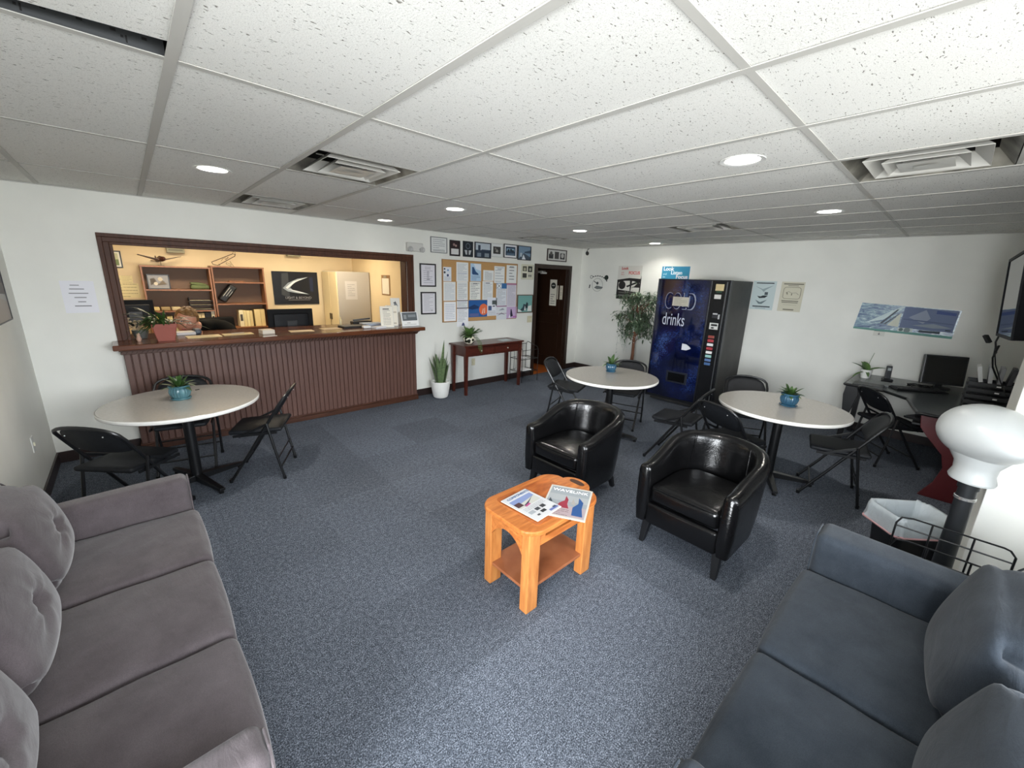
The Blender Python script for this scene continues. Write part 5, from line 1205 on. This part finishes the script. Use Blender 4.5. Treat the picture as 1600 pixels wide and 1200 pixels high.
for sx_ in (-1, 1): MB().bar((sx_*.142, -.095, 0), (sx_*.142, -.095, .19), .006).build('post', C((24, 22, 22)), r)
for k in range(3):
    o = MB().box(-.12, -.095, 0, .12, .09, .008).build('paper_stack', C((190, 178, 150), .7)); o.location = (.56, 5.84, 1.1435+.062*k)
    tag(o, ['bottom', 'middle', 'top'][k]+' paper stack in the black letter tray on the bookcase', 'papers', 'paper in the bookcase trays')
def binder(x, z, w_, h_, c, lb, grp, spot=True, y=5.76):
    r = thing('binder', lb, 'binder', (x, y, z), 0, grp); MB().box(0, 0, 0, w_, .22, h_).build('cover', C(c, .55), r, bevel=.002)
    if spot: MB().box(w_*.2, -.0015, h_*.35, w_*.8, 0, h_*.75).build('spine_label', C((70, 66, 60), .6), r)
x = .375; CB = [(226, 206, 160), (220, 200, 150), (224, 208, 170), (216, 196, 150)]
NB = ['first', 'second', 'third', 'fourth', 'fifth']
for k in range(5):
    binder(x, .82, .038, .27, CB[k % 4], NB[k]+' pale narrow binder behind the person on the left bookcase', 'pale binders behind the person', False); x += .042
binder(.59, .82, .07, .28, (30, 28, 28), 'black binder behind the person on the left bookcase', 'dark and white binder pair', False)
binder(.665, .82, .04, .30, (226, 214, 184), 'white binder with a black label at the right end of the left bookcase', 'dark and white binder pair', True)
struct(MB().box(-.02, 5.74, .80, .705, 5.98, .82).build('trim_5', M_case))
x = 1.015
for k, (w_, c) in enumerate(((.055, (230, 218, 180)), (.038, (222, 204, 150)), (.038, (226, 210, 158)), (.04, (214, 192, 140)))):
    binder(x, .866, w_, .255-.004*k, c, ['white binder with dark marks, leftmost', 'cream binder, second', 'cream binder, third', 'cream binder, fourth'][k]+' of the binder row on the right bookcase', 'cream binders on the right bookcase', k == 0); x += w_+.003
x = 1.222
for k, (w_, c) in enumerate(((.08, (222, 200, 146)), (.06, (218, 194, 138)))):
    binder(x, .866, w_, .262, c, ['wide cream catalogue right of the gap', 'wide cream catalogue at the right end'][k]+' on the right bookcase', 'cream catalogues on the right bookcase', False); x += w_+.003
g = MB(); g.M = Matrix.Translation((.83, 5.84, 1.27)) @ Matrix.Rotation(math.radians(38), 4, 'Y'); g.rbox((.0, 0, .13), (.10, .18, .28), .02, 5, (.01, 0, 0)); o = g.build('leaning_case', C((18, 18, 20), .5), smooth=True, ang=180)
tag(o, 'black soft case with white stripes leaning on the right bookcase shelf', 'case')
q = MB(); q.M = Matrix.Translation((.83, 5.84, 1.27)) @ Matrix.Rotation(math.radians(38), 4, 'Y')
for k in range(3): q.box(-.035+k*.03, -.094, .06+.02*k, -.03+k*.03, -.092, .22-.015*k)
q.build('stripes', C((190, 188, 180), .6), o)
g = MB(Matrix.Translation((0, 0, .012))); g.box(-.10, -.06, -.012, .10, .06, .0); tag(g.build('wooden_box', M_case, bevel=.003), 'flat wooden box on the top shelf of the right bookcase', 'box').location = (1.05, 5.85, 1.546)
o = MB().rbox((0, 0, .02), (.09, .1, .04), .015, 4).build('yellow_pouch', C((206, 190, 40), .6), smooth=True, ang=180); tag(o, 'small yellow pouch on the left bookcase beside the letter trays', 'pouch'); o.location = (.36, 5.80, 1.136)
for k in range(3):
    o = MB().rbox((0, 0, .025), (.10, .12, .05), .012, 4).build('small_item', C(((196, 176, 120), (150, 130, 90), (186, 170, 130))[k], .6), smooth=True, ang=180); o.location = (.04+.115*k, 5.82, 1.136)
    tag(o, ['left cream', 'middle tan', 'right pale'][k]+' small packet on the left bookcase above the person', 'packet', 'small packets on the bookcase')
for k in range(4):
    o = MB().box(0, 0, 0, .06, .2, .24-.02*(k % 2)).build('book', C(((214, 196, 120), (196, 170, 90), (224, 208, 150), (190, 180, 140))[k], .6)); o.location = (.0+.075*k, 5.77, .82)
    tag(o, ['leftmost yellowish', 'second tan', 'third cream', 'fourth olive'][k]+' book on the lower shelf of the left bookcase behind the plant', 'book', 'books behind the counter plant')
# model aeroplanes on the bookcases
r = thing('model_aeroplane', 'dark red brown model aeroplane on top of the left bookcase', 'model aeroplane', (.19, 5.84, 1.745), math.radians(14)); r.scale = (1.2, 1.2, 1.25)
MP = C((58, 22, 18), .35); RT = Matrix.Translation((0, 0, .055)) @ Matrix.Rotation(math.radians(-8), 4, 'X')
g = MB(RT); pr = [(-.13, .008, .01), (-.08, .018, .012), (-.02, .026, .02), (.05, .028, .012), (.10, .024, .006), (.12, .008, .004)]
g.tube([(0, -y, z) for y, r_, z in pr], [r_ for y, r_, z in pr], 12); g.ell((0, -.0, .035), (.016, .04, .016), 10); g.build('fuselage', MP, r, smooth=True)
for s in (-1, 1):
    g = MB(RT); g.add([(s*.02, -.06, .0), (s*.20, -.035, .05), (s*.20, -.005, .05), (s*.02, .02, .0), (s*.02, -.06, .008), (s*.20, -.035, .054), (s*.20, -.005, .054), (s*.02, .02, .008)], [(0, 1, 2, 3), (7, 6, 5, 4), (0, 4, 5, 1), (1, 5, 6, 2), (2, 6, 7, 3)]); g.build('wing', MP, r)
g = MB(RT); g.add([(0, .09, .01), (0, .13, .01), (0, .135, .07), (0, .115, .07)], [(0, 1, 2, 3)]); g.add([(-.06, .10, .015), (.06, .10, .015), (.05, .13, .015), (-.05, .13, .015)], [(0, 1, 2, 3)]); g.build('tail', MP, r).modifiers.new('s', 'SOLIDIFY').thickness = .004
g = MB(); g.tube([(0, 0, .05), (0, 0, .004)], .003, 6); g.lathe([(.03, 0), (.03, .004)], n=20); g.build('stand', C((120, 110, 90), .3, .6), r)
r = thing('wire_aeroplane', 'wire outline model aeroplane on top of the right bookcase', 'model aeroplane', (.93, 5.86, 1.77), 0); r.scale = (1.2, 1.2, 1.1)
WR = C((70, 46, 30), .5, 0); g = MB(); T = lambda x, z, y=0: (x, y, z)
g.tube([T(-.12, .02), T(-.13, .05), T(-.09, .07), T(.10, .17), T(.13, .165), T(.12, .14), T(-.07, .01), T(-.12, .02)], .0045, 5)
g.tube([T(.0, .09, -.08), T(.03, .12, -.1), T(.05, .12, 0), T(.02, .085, 0), T(.0, .09, -.08)], .002, 5).tube([T(.03, .03, .08), T(.08, .005, .1), T(.07, .03, 0), T(.02, .05, 0), T(.03, .03, .08)], .002, 5)
g.tube([T(.10, .17), T(.11, .20), T(.13, .19), T(.12, .15)], .002, 5).tube([T(-.06, .03), T(-.05, .0, -.02)], .002, 5).tube([T(.06, .07), T(.10, .0, .02)], .002, 5).tube([T(-.03, .07), T(-.01, .10), T(.02, .115)], .002, 5)
g.build('wire_frame', WR, r, smooth=True)
# on the office walls
framed('picture_frame', 'black framed green landscape on the office wall at the left of the opening', 'O', -.40, -.20, 1.70, 1.92, (18, 16, 16), .014, (196, 196, 160), [('p', [(0, 0), (1, 0), (1, .5), (0, .4)], (120, 136, 90))], mat_=(232, 228, 210), mw=.018)
for k, (a, b_, c, d_) in enumerate(((-.30, -.08, 1.30, 1.50), (-.26, -.13, 1.50, 1.60), (-.36, -.24, 1.42, 1.60))):
    sheet('paper_sheet', ['largest lamplit paper', 'small paper above the largest lamplit one', 'narrow paper at the left'][k]+' pinned on the office wall above the dark monitor', 'paper', 'O', a, b_, c, d_, (236, 222, 170), [tx(5, (190, 176, 130))], 'papers on the office wall', off=.001+.002*k)  # white sheets, the gold lamplight is put into their colour
for k, (x, z0, z1, y) in enumerate(((.28, 1.93, 2.34, 0), (1.82, 1.97, 2.34, 0))):
    r = thing('wall_vent', ['boxy grey vent high on the office wall above the brown model aeroplane', 'boxy grey vent high on the office wall above the dark poster'][k], 'vent', (x, 5.999, z0), 0, 'grey vents high on the office wall')
    MB().box(0, -.10, 0, .20, 0, z1-z0-.02).build('box', C((150, 146, 120), .5), r, bevel=.004)
    g = MB()
    for j in range(6): g.box(.02, -.106, .03+.035*j, .18, -.10, .045+.035*j)
    g.build('grille', C((108, 106, 92), .5), r)
r = framed('framed_poster', 'black glossy poster with a glowing curved streak on the office wall', 'O', 1.575, 2.285, 1.18, 1.725, (10, 10, 12), .008, (12, 14, 20),
  [('p', [(.16, .3), (.2, .95), (.34, .98), (.34, .18)], (52, 56, 60)), ('p', [(.80, .86), (.55, .80), (.32, .66), (.20, .50), (.30, .40), (.52, .34), (.80, .30), (.58, .38), (.42, .44), (.36, .52), (.44, .64), (.60, .76)], (150, 160, 168)), ('p', [(.78, .85), (.45, .72), (.26, .52), (.30, .48), (.50, .70)], (226, 230, 232)), ('p', [(.26, .49), (.5, .37), (.76, .32), (.5, .42)], (216, 222, 226)), ('r', .82, .4, .9, .85, (22, 32, 60)), ('r', .30, .12, .8, .135, (120, 120, 124))], cat='poster')
text(r, 'LIGHT & BEYOND', .17, .095, .052, C((150, 150, 152)), y=-.0125)
r = thing('office_cabinet', 'tall white office cabinet with two warm lit doors in the office corner', 'cabinet', (2.36, 5.25, 0))
MB().box(0, 0, 0, .545, .68, 1.755).build('carcass', C((186, 180, 170), .5), r, bevel=.003)  # white cabinet, the shade on its side is put into this grey
for k, y in enumerate((.01, .345)):
    d_ = MB().box(-.018, y, .05, 0, y+.325, 1.745).build('door', C((232, 214, 170), .45), r, bevel=.002)  # white doors tinted cream, warm lamplight painted into the colour
    MB().box(-.034, y+(.285 if k == 0 else .02), .95, -.018, y+(.30 if k == 0 else .035), 1.05).build('handle', C((90, 80, 60), .3, .7), d_)
g = MB(); g.tube([(-.03, .335, 1.02), (-.035, .335, .86), (-.04, .32, .80), (-.035, .35, .78), (-.03, .335, .86)], .003, 5); g.build('hanging_keys', C((70, 62, 50), .4, .5), r)
o = MB(Matrix.Translation((.12, -.0012, 1.30))).box(0, -.001, 0, .20, 0, .30).build('paper_note', C((206, 202, 196), .6)); o.location = (2.36, 5.249, 0); tag(o, 'white paper note on the shaded side of the office cabinet', 'paper')
q = MB(Matrix.Translation((.12, -.0012, 1.30))); mats = []; decor(q, mats, .20, .30, -.001, [('l', 7, .2, .8, .2, .8, (150, 148, 146))], {}); q.build('print', mats, o)
r = thing('clipboard', 'brown clipboard with a white sheet hanging on the right office wall', 'clipboard', (2.918, 4.80, 1.40), -PI/2)
MB().box(0, -.006, 0, .30, 0, .32).build('board', C((150, 112, 70), .5), r, bevel=.003); MB().box(.03, -.0075, .02, .27, -.006, .27).build('sheet', C((226, 218, 200), .6), r); MB().box(.1, -.014, .275, .2, -.006, .31).build('clip', C((160, 150, 130), .3, .7), r)
# dark monitor at the left end of the office
for (nm, loc, sz, lb, rz) in (('office_monitor', (-.18, 4.72, 1.20), (.36, .06, .30), 'large dark monitor behind the long leaved plant in the office', .1), ('computer_monitor', (1.29, 4.02, 1.10), (.53, .05, .33), 'black monitor seen from behind, standing behind the counter', .02)):
    r = thing(nm, lb, 'monitor', (loc[0], loc[1], .74), rz); z = loc[2]-.74
    MB().box(-sz[0]/2, -.02, z-sz[2]/2, sz[0]/2, .02, z+sz[2]/2).build('casing', C((12, 13, 16), .6, 0, .2), r, bevel=.006)
    MB().rbox((0, -.028, z-.01), (sz[0]*.78, .03, sz[2]*.72), .014, 5).build('back_bulge', C((14, 17, 22), .5, 0, .25), r, smooth=True, ang=180)
    MB().box(-.06, -.055, z-.10, .06, -.03, z+.02).box(-.02, -.05, .02, .02, -.03, z-.05).box(-.12, -.10, 0, .12, .08, .015).build('stand', C((16, 17, 19), .35), r, bevel=.003)
    MB().box(-sz[0]/2+.012, .0195, z-sz[2]/2+.012, sz[0]/2-.012, .0215, z+sz[2]/2-.012).build('screen', M_screen, r)
r = thing('office_desk', 'brown work desk behind the reception counter', 'desk', (1.0, 4.3, 0))
MB().prism([(-1.85, -.42), (1.2, -.42), (1.2, .06), (-.98, .06), (-.98, .65), (-1.85, .65)], .71, .74).build('desktop', M_counter, r, bevel=.003)
for x, y1 in ((-1.8, .60), (.25, .04), (1.15, .04)): MB().box(x, -.40, 0, x+.04, y1, .71).build('side_panel', M_counter, r)
# things on the counter
CZ = 1.0605
def flat(name, lb, x, y, w_, d_, h_, c, rz=0, cat='paper', grp=None, items=None):
    b_ = MB(Matrix(((1, 0, 0, -w_/2), (0, 0, 1, -d_/2), (0, -1, 0, h_), (0, 0, 0, 1)))); mats = [C(c, .6)]
    b_.box(0, 0, 0, w_, h_, d_); 
    if items: decor(b_, mats, w_, d_, 0, items, {})
    o = b_.build(name, mats); o.location = (x, y, CZ); o.rotation_euler.z = rz; return tag(o, lb, cat, grp)
flat('open_ledger', 'cream sheets lying on the counter right of the long leaved plant', .30, 3.36, .28, .17, .004, (226, 204, 150), .06, items=[tx(5, (190, 166, 120))])
flat('open_ledger', 'cream sheets with a pen on the counter left of the monitor', .60, 3.40, .27, .14, .004, (222, 198, 142), .03, items=[tx(4, (190, 160, 110))])
o = MB().bar((-.06, 0, .005), (.06, .02, .005), .008).build('pen', C((200, 190, 170), .3)); o.location = (.60, 3.40, CZ+.0045); tag(o, 'pen lying on the cream sheets on the counter', 'pen')
flat('white_box', 'small white box on the counter in front of the black monitor', .86, 3.34, .12, .13, .04, (222, 212, 196), .1, 'box')
flat('paper_sheet', 'brownish sheet on the counter below the black monitor', 1.22, 3.36, .25, .16, .003, (196, 170, 130), -.08)
flat('paper_sheet', 'brownish sheet on the counter right of the black monitor', 1.57, 3.42, .22, .16, .003, (190, 164, 124), .05)
flat('paper_strip', 'white paper strip sticking over the front edge of the counter', .83, 3.07, .14, .02, .003, (236, 232, 224), .25)
flat('laptop', 'closed black laptop on the counter left of the document holders', 1.88, 3.46, .34, .2, .022, (26, 26, 28), .05, 'laptop')
flat('paper_pile', 'loose white papers on the counter beside the document holders', 2.11, 3.24, .16, .10, .02, (228, 228, 232), .25, 'papers')
flat('paper_pile', 'bluish leaflets on the counter behind the loose white papers', 2.16, 3.58, .26, .17, .03, (176, 186, 202), -.1, 'papers')
o = MB().rbox((0, 0, .018), (.10, .07, .035), .015, 5).build('white_mouse', C((232, 232, 230), .3), smooth=True, ang=180); o.location = (1.96, 3.27, CZ); tag(o, 'small white rounded gadget at the front of the counter beside the papers', 'gadget')
g = MB(); g.rbox((0, 0, .02), (.26, .12, .04), .012, 4); g.bar((-.1, .02, .05), (.12, -.02, .07), .03, .02); tag(g.build('black_stapler', C((20, 20, 22), .4), smooth=True), 'black stapler behind the laptop on the counter', 'stapler').location = (2.10, 3.77, CZ)
MBt = MB(); MBt.lathe([(.016, 0), (.018, .01), (.018, .07), (.007, .085), (.007, .11)], n=16); tag(MBt.build('small_bottle', C((222, 206, 160), .3), smooth=True), 'small cream bottle standing behind the laptop', 'bottle').location = (1.80, 3.70, CZ)
def holder(lb, x, y, w_, h_, rz, tilt, items, c=(236, 230, 214), txt=None):
    r = thing('document_holder', lb, 'document holder', (x, y, CZ), rz, 'document holders at the right end of the counter')
    R4 = Matrix.Rotation(math.radians(-tilt), 4, 'X')
    g = MB(R4); g.box(-w_/2-.004, 0, 0, w_/2+.004, .003, h_+.004); g.M = Matrix.Identity(4); g.box(-w_/2-.004, 0, 0, w_/2+.004, .08, .003); g.build('stand', C((206, 210, 212), .1), r)
    g = MB(R4 @ Matrix.Translation((-w_/2, -.002, .004))); mats = [C(c, .5)]; g.box(0, -.001, 0, w_, 0, h_); decor(g, mats, w_, h_, -.001, items, {}); g.build('printed_sheet', mats, r)
holder('white upright list in a clear holder, left of the holders on the counter', 2.235, 3.24, .16, .27, -.25, 12, [tx(10, (140, 130, 120), .12, .78, .2, .8), ('r', .2, .84, .7, .89, (90, 84, 78))])
holder('second upright white sheet right behind the list holder', 2.36, 3.36, .15, .27, -.35, 10, [tx(4, (190, 180, 160))])
holder('white card with a grey picture, rightmost holder on the counter', 2.56, 3.22, .25, .19, .0, 14, [('r', .06, .38, .94, .96, (96, 102, 106)), ('r', .14, .5, .3, .8, (150, 154, 156)), ('r', .4, .62, .86, .8, (140, 146, 150)), ('r', .12, .10, .85, .13, (170, 168, 162)), ('r', .3, .2, .5, .24, (150, 148, 144))], (240, 240, 238))
holder('tall sketch card at the back by the right trim of the opening', 2.47, 3.45, .12, .36, -.2, 8, [('p', [(.2, .6), (.5, .9), (.8, .7), (.5, .65)], (120, 124, 128)), ('r', .3, .8, .6, .84, (60, 60, 64))], (228, 226, 218))
# phone / small blue-white object near the person
r = thing('telephone', 'grey office telephone on the counter beside the long leaved plant', 'telephone', (.19, 3.60, CZ), .1)
MB().box(-.10, -.07, 0, .06, .08, .03).build('body', C((206, 200, 196), .5), r, bevel=.006); MB().box(.055, -.05, .0, .115, .06, .055).build('handset', C((70, 78, 90), .4), r, bevel=.015)
# plants at the left end of the counter
r = thing('potted_plant', 'plant with long narrow leaves in a square terracotta pot on the counter', 'plant', (.0, 3.24, CZ))
g = MB(); loft(g, [rr_ring(.13, .12, 0, 4, 0, .012), rr_ring(.175, .16, .125, 4, 0, .014), rr_ring(.185, .17, .125, 4, 0, .014), rr_ring(.19, .175, .16, 4, 0, .014), rr_ring(.17, .155, .16, 4, 0, .014), rr_ring(.165, .15, .13, 4, 0, .014)]); g.add(rr_ring(.165, .15, .135, 4, 0, .014), [tuple(range(16))]); g.build('pot', M_terra, r, smooth=True, ang=30)
rnd = random.Random(8); g = MB()
for k in range(30):
    a = rnd.uniform(0, 2*PI); a = PI+rnd.gauss(0, 1.1) if k % 3 else a; el = rnd.uniform(.25, 1.1); L = rnd.uniform(.16, .34)
    d_ = Vector((math.cos(a)*math.cos(el), math.sin(a)*math.cos(el)*.7, math.sin(el))); b0 = Vector((.03*math.cos(a), .03*math.sin(a), .14))
    g.leaf(b0, d_, L, .022, rnd.uniform(.9, 1.8), n=8)
    tip = b0+d_*L*.33
    for j in range(3): aa = a+rnd.uniform(-1, 1); g.leaf(tip, (math.cos(aa), math.sin(aa), rnd.uniform(-.2, .5)), rnd.uniform(.06, .10), .02, .8, n=4)
g.build('leaves', M_leafd, r, smooth=True, ang=180)
r = thing('potted_succulent', 'grey potted plant with pale twisted stems in the left corner of the opening', 'plant', (-.17, 3.50, CZ))
MB().lathe([(.045, 0), (.06, .05), (.062, .08), (.05, .07), (.001, .06)], n=24, caps=False).build('pot', C((96, 100, 96), .4), r, smooth=True)
g = MB()
for k in range(8):
    a = rnd.uniform(0, 6.28); p = Vector((0, 0, .06)); path = [p]
    for j in range(6): p = p+Vector((rnd.uniform(-.03, .03)-.004, rnd.uniform(-.03, .01), rnd.uniform(-.008, .035))); path.append(p)
    g.tube(path, .004, 5); g.ell(tuple(p), (.012, .012, .01), 6)
g.build('stems', C((186, 166, 138), .7), r, smooth=True)
o = MB(); o.lathe([(.012, 0), (.02, .02), (.012, .05), (.016, .06), (.006, .075)], n=14); tag(o.build('figurine', C((196, 160, 140), .4), smooth=True), 'tiny pale figurine at the left end of the counter', 'figurine').location = (-.19, 3.27, CZ)

# ================================================================ PERSON LEANING BEHIND THE COUNTER
P = thing('person', 'person with short light brown hair and black jacket leaning low over the desk', 'person', (.60, 4.60, 0))
PO = Vector((.62, 4.78, 0))
def skin_mesh(name, chains, mat_, parent, root=0, sub=2):
    vs_ = []; es = []; rs = []; key = {}
    for ch in chains:
        prev = None
        for p, r_ in ch:
            k = tuple(round(c, 4) for c in p)
            if k not in key: key[k] = len(vs_); vs_.append(tuple(Vector(p)-PO)); rs.append(r_)
            if prev is not None: es.append((prev, key[k]))
            prev = key[k]
    me = bpy.data.meshes.new(name); me.from_pydata(vs_, es, []); me.update(); o = bpy.data.objects.new(name, me); COL.objects.link(o); o.parent = parent
    m_ = o.modifiers.new('skin', 'SKIN'); m_.use_smooth_shade = True
    for i, r_ in enumerate(rs):
        sv = me.skin_vertices[0].data[i]; rr = r_ if hasattr(r_, '__len__') else (r_, r_); sv.radius = rr
        sv.use_root = (i == root)
    s_ = o.modifiers.new('sub', 'SUBSURF'); s_.levels = sub; s_.render_levels = sub; me.materials.append(mat_); return o
pel, sp1, ch_, nk, hd0 = (.62, 4.78, .52), (.60, 4.70, .74), (.53, 4.52, .96), (.36, 4.30, 1.08), (.27, 4.20, 1.13)
sl, sr_ = (.62, 4.36, 1.07), (.34, 4.58, 1.05)
el_, wl = (.72, 4.12, .84), (.52, 3.97, .775); er, wr_ = (.16, 4.42, .86), (.14, 4.10, .775)
def hand(w, d):
    w = Vector(w); d = Vector(d).normalized(); s = d.cross(Vector((0, 0, 1))); palm = w+d*.05; out = [[(tuple(w), .024), (tuple(palm), (.036, .014))]]
    for k, L in enumerate((.066, .075, .070, .056)):
        b0 = palm+s*(k-1.5)*.020+d*.018; out.append([(tuple(palm), (.036, .014)), (tuple(b0), .0095), (tuple(b0+d*L*.5+Vector((0, 0, .010))), .0085), (tuple(b0+d*L+Vector((0, 0, -.008))), .0075)])
    t0 = w+d*.025-s*.03; out.append([(tuple(w), .024), (tuple(t0), .011), (tuple(t0+d*.03-s*.02), .0095), (tuple(t0+d*.055-s*.022), .0085)])
    return out
kl, kr = (.52, 4.42, .54), (.78, 4.45, .54); al, ar = (.50, 4.40, .10), (.80, 4.44, .10)
body = [[(pel, .12), (sp1, .115), (ch_, .115), (nk, .058), (hd0, .056)], [(ch_, .115), (sl, .055), (el_, .040), (wl, .028)], [(ch_, .115), (sr_, .055), (er, .040), (wr_, .028)],
        [(pel, .12), ((.54, 4.70, .50), .08), (kl, .06), (al, .042), ((.50, 4.28, .05), .035)], [(pel, .12), ((.72, 4.70, .50), .08), (kr, .06), (ar, .042), ((.80, 4.32, .05), .035)]]
skin_mesh('body', body+hand(wl, (-.6, -.6, -.05))+hand(wr_, (-.1, -1, -.05)), M_skin, P)
M_jack = mottled('black_jacket_cloth', (12, 12, 11), (20, 19, 17), 14, .9, spec=.1)
skin_mesh('jacket', [[((.62, 4.78, .50), .15), (sp1, .165), (ch_, .175), ((.45, 4.42, 1.02), .125), ((.395, 4.345, 1.06), .10), ((.365, 4.31, 1.075), .088), ((.335, 4.275, 1.09), .074)], [(ch_, .175), (sl, .10), (el_, .066), ((.56, 4.0, .785), .046)], [(ch_, .175), (sr_, .095), (er, .064), ((.142, 4.15, .785), .045)]], M_jack, P)
skin_mesh('trousers', [[(pel, (.16, .13)), ((.54, 4.70, .50), .10), (kl, .078), ((.50, 4.41, .14), .06)], [(pel, (.16, .13)), ((.72, 4.70, .50), .10), (kr, .078), ((.80, 4.45, .14), .06)]], C((30, 32, 40), .8), P)
# head, tilted and looking towards the room
hc = Vector((.245, 4.16, 1.165)); HR = (Matrix.Rotation(math.radians(-6), 4, 'Z') @ Matrix.Rotation(math.radians(18), 4, 'Y') @ Matrix.Rotation(math.radians(14), 4, 'X'))
HM = Matrix.Translation(hc-PO) @ HR @ Matrix.Scale(1.13, 4)
def headfn(p):
    q = p.copy(); f = max(0, -q.y/.10)
    if q.z < -.02: q.x *= 1-.9*(-q.z-.02)**.9; q.y *= 1-.6*(-q.z-.02)
    q.y -= .026*f*math.exp(-(q.x/.013)**2-((q.z+.012)/.022)**2)      # nose
    q.y -= .008*f*math.exp(-(q.x/.045)**2-((q.z-.035)/.012)**2)      # brow
    q.y += .009*f*math.exp(-((abs(q.x)-.032)/.016)**2-((q.z-.016)/.013)**2)   # eye sockets
    q.y -= .007*f*math.exp(-(q.x/.026)**2-((q.z+.052)/.009)**2)      # lips
    q.y -= .012*f*math.exp(-(q.x/.022)**2-((q.z+.092)/.018)**2)      # chin
    q.x += (1 if q.x > 0 else -1)*.006*f*math.exp(-((abs(q.x)-.05)/.02)**2-((q.z+.03)/.03)**2)
    return q
hd = MB(HM).ell((0, 0, 0), (.082, .102, .122), 44, fn=headfn).build('head', M_skin, P, smooth=True, ang=180)
for s in (-1, 1):
    e = MB(HM).ell((s*.032, -.083, .014), (.0125, .0125, .0095), 12).build('eye', C((236, 232, 226), .2), hd, smooth=True)
    MB(HM).ell((s*.032, -.0945, .014), (.0055, .003, .0055), 8).build('iris', C((50, 60, 60), .2), hd, smooth=True)
    MB(HM).ell((s*.084, .008, -.005), (.010, .02, .032), 12).build('ear', M_skin, hd, smooth=True)
MB(HM).ell((0, -.102, -.056), (.022, .006, .007), 12).build('lips', C((168, 92, 86), .5), hd, smooth=True)
g = MB(HM)
for s in (-1, 1):
    g.tube([(s*.034+.022*math.cos(2*PI*k/20), -.104, .012+.016*math.sin(2*PI*k/20)) for k in range(20)], .0016, 5, closed=True); g.tube([(s*.056, -.102, .018), (s*.084, -.03, .02), (s*.086, .01, .01)], .0015, 5)
g.tube([(-.012, -.106, .016), (.012, -.106, .016)], .0015, 5); g.build('glasses', C((70, 60, 50), .3, .5), P, smooth=True)
def hairfn(p):
    q = p.copy(); r_ = 1+.035*math.sin(q.x*140+q.y*60)+.02*math.sin(q.y*190-q.z*80)
    q = q*r_
    if q.y < -.02 and q.z < .055: q.y = -.02+(q.y+.02)*.25; q.z = max(q.z, -.0)
    if q.z < -.03: q.z = -.03+(q.z+.03)*.3
    return q
MB(HM).ell((0, .012, .020), (.093, .108, .118), 30, fn=hairfn).build('hair', mottled('light_brown_hair', (96, 66, 36), (150, 112, 66), 30, .6, .6, 60, stretch=(1, 4, 1)), P, smooth=True, ang=180)
# office chair behind the person
r = thing('office_chair', 'black office chair with the person on it', 'chair', (.74, 4.80, 0), math.radians(20))
MB().rbox((0, .02, .43), (.50, .48, .07), .03, 6, (0, 0, .01)).build('seat', C((24, 24, 26), .6), r, smooth=True, ang=180)
MB().rbox((0, .30, .84), (.46, .07, .50), .034, 8, (0, .01, 0), R=Matrix.Rotation(-.10, 3, 'X')).build('backrest', C((12, 12, 13), .8, 0, .15), r, smooth=True, ang=180)
MB().bar((0, .29, .42), (0, .32, .62), .06, .02).build('back_bar', M_black, r)
MB().lathe([(.028, .08), (.028, .40)], n=16).build('column', M_black, r, smooth=True)
for k in range(5):
    a = 2*PI*k/5; MB().bar((0, 0, .09), (.27*math.cos(a), .27*math.sin(a), .065), .04, .03).build('base_arm', M_black, r)
    MB().ell((.27*math.cos(a), .27*math.sin(a), .028), (.028, .02, .028), 8).build('castor', M_black, r, smooth=True)
# office ceiling fixtures
for k, x in enumerate((.35, 1.9)):
    r = thing('ceiling_fixture', ['left', 'right'][k]+' fluorescent fixture on the office ceiling', 'ceiling light', (x, 4.9, 2.355), 0, 'office ceiling fixtures')
    MB().box(-.6, -.15, -.05, .6, .15, 0).build('housing', M_white, r); MB().box(-.58, -.13, -.056, .58, .13, -.05).build('diffuser', M_tube, r)
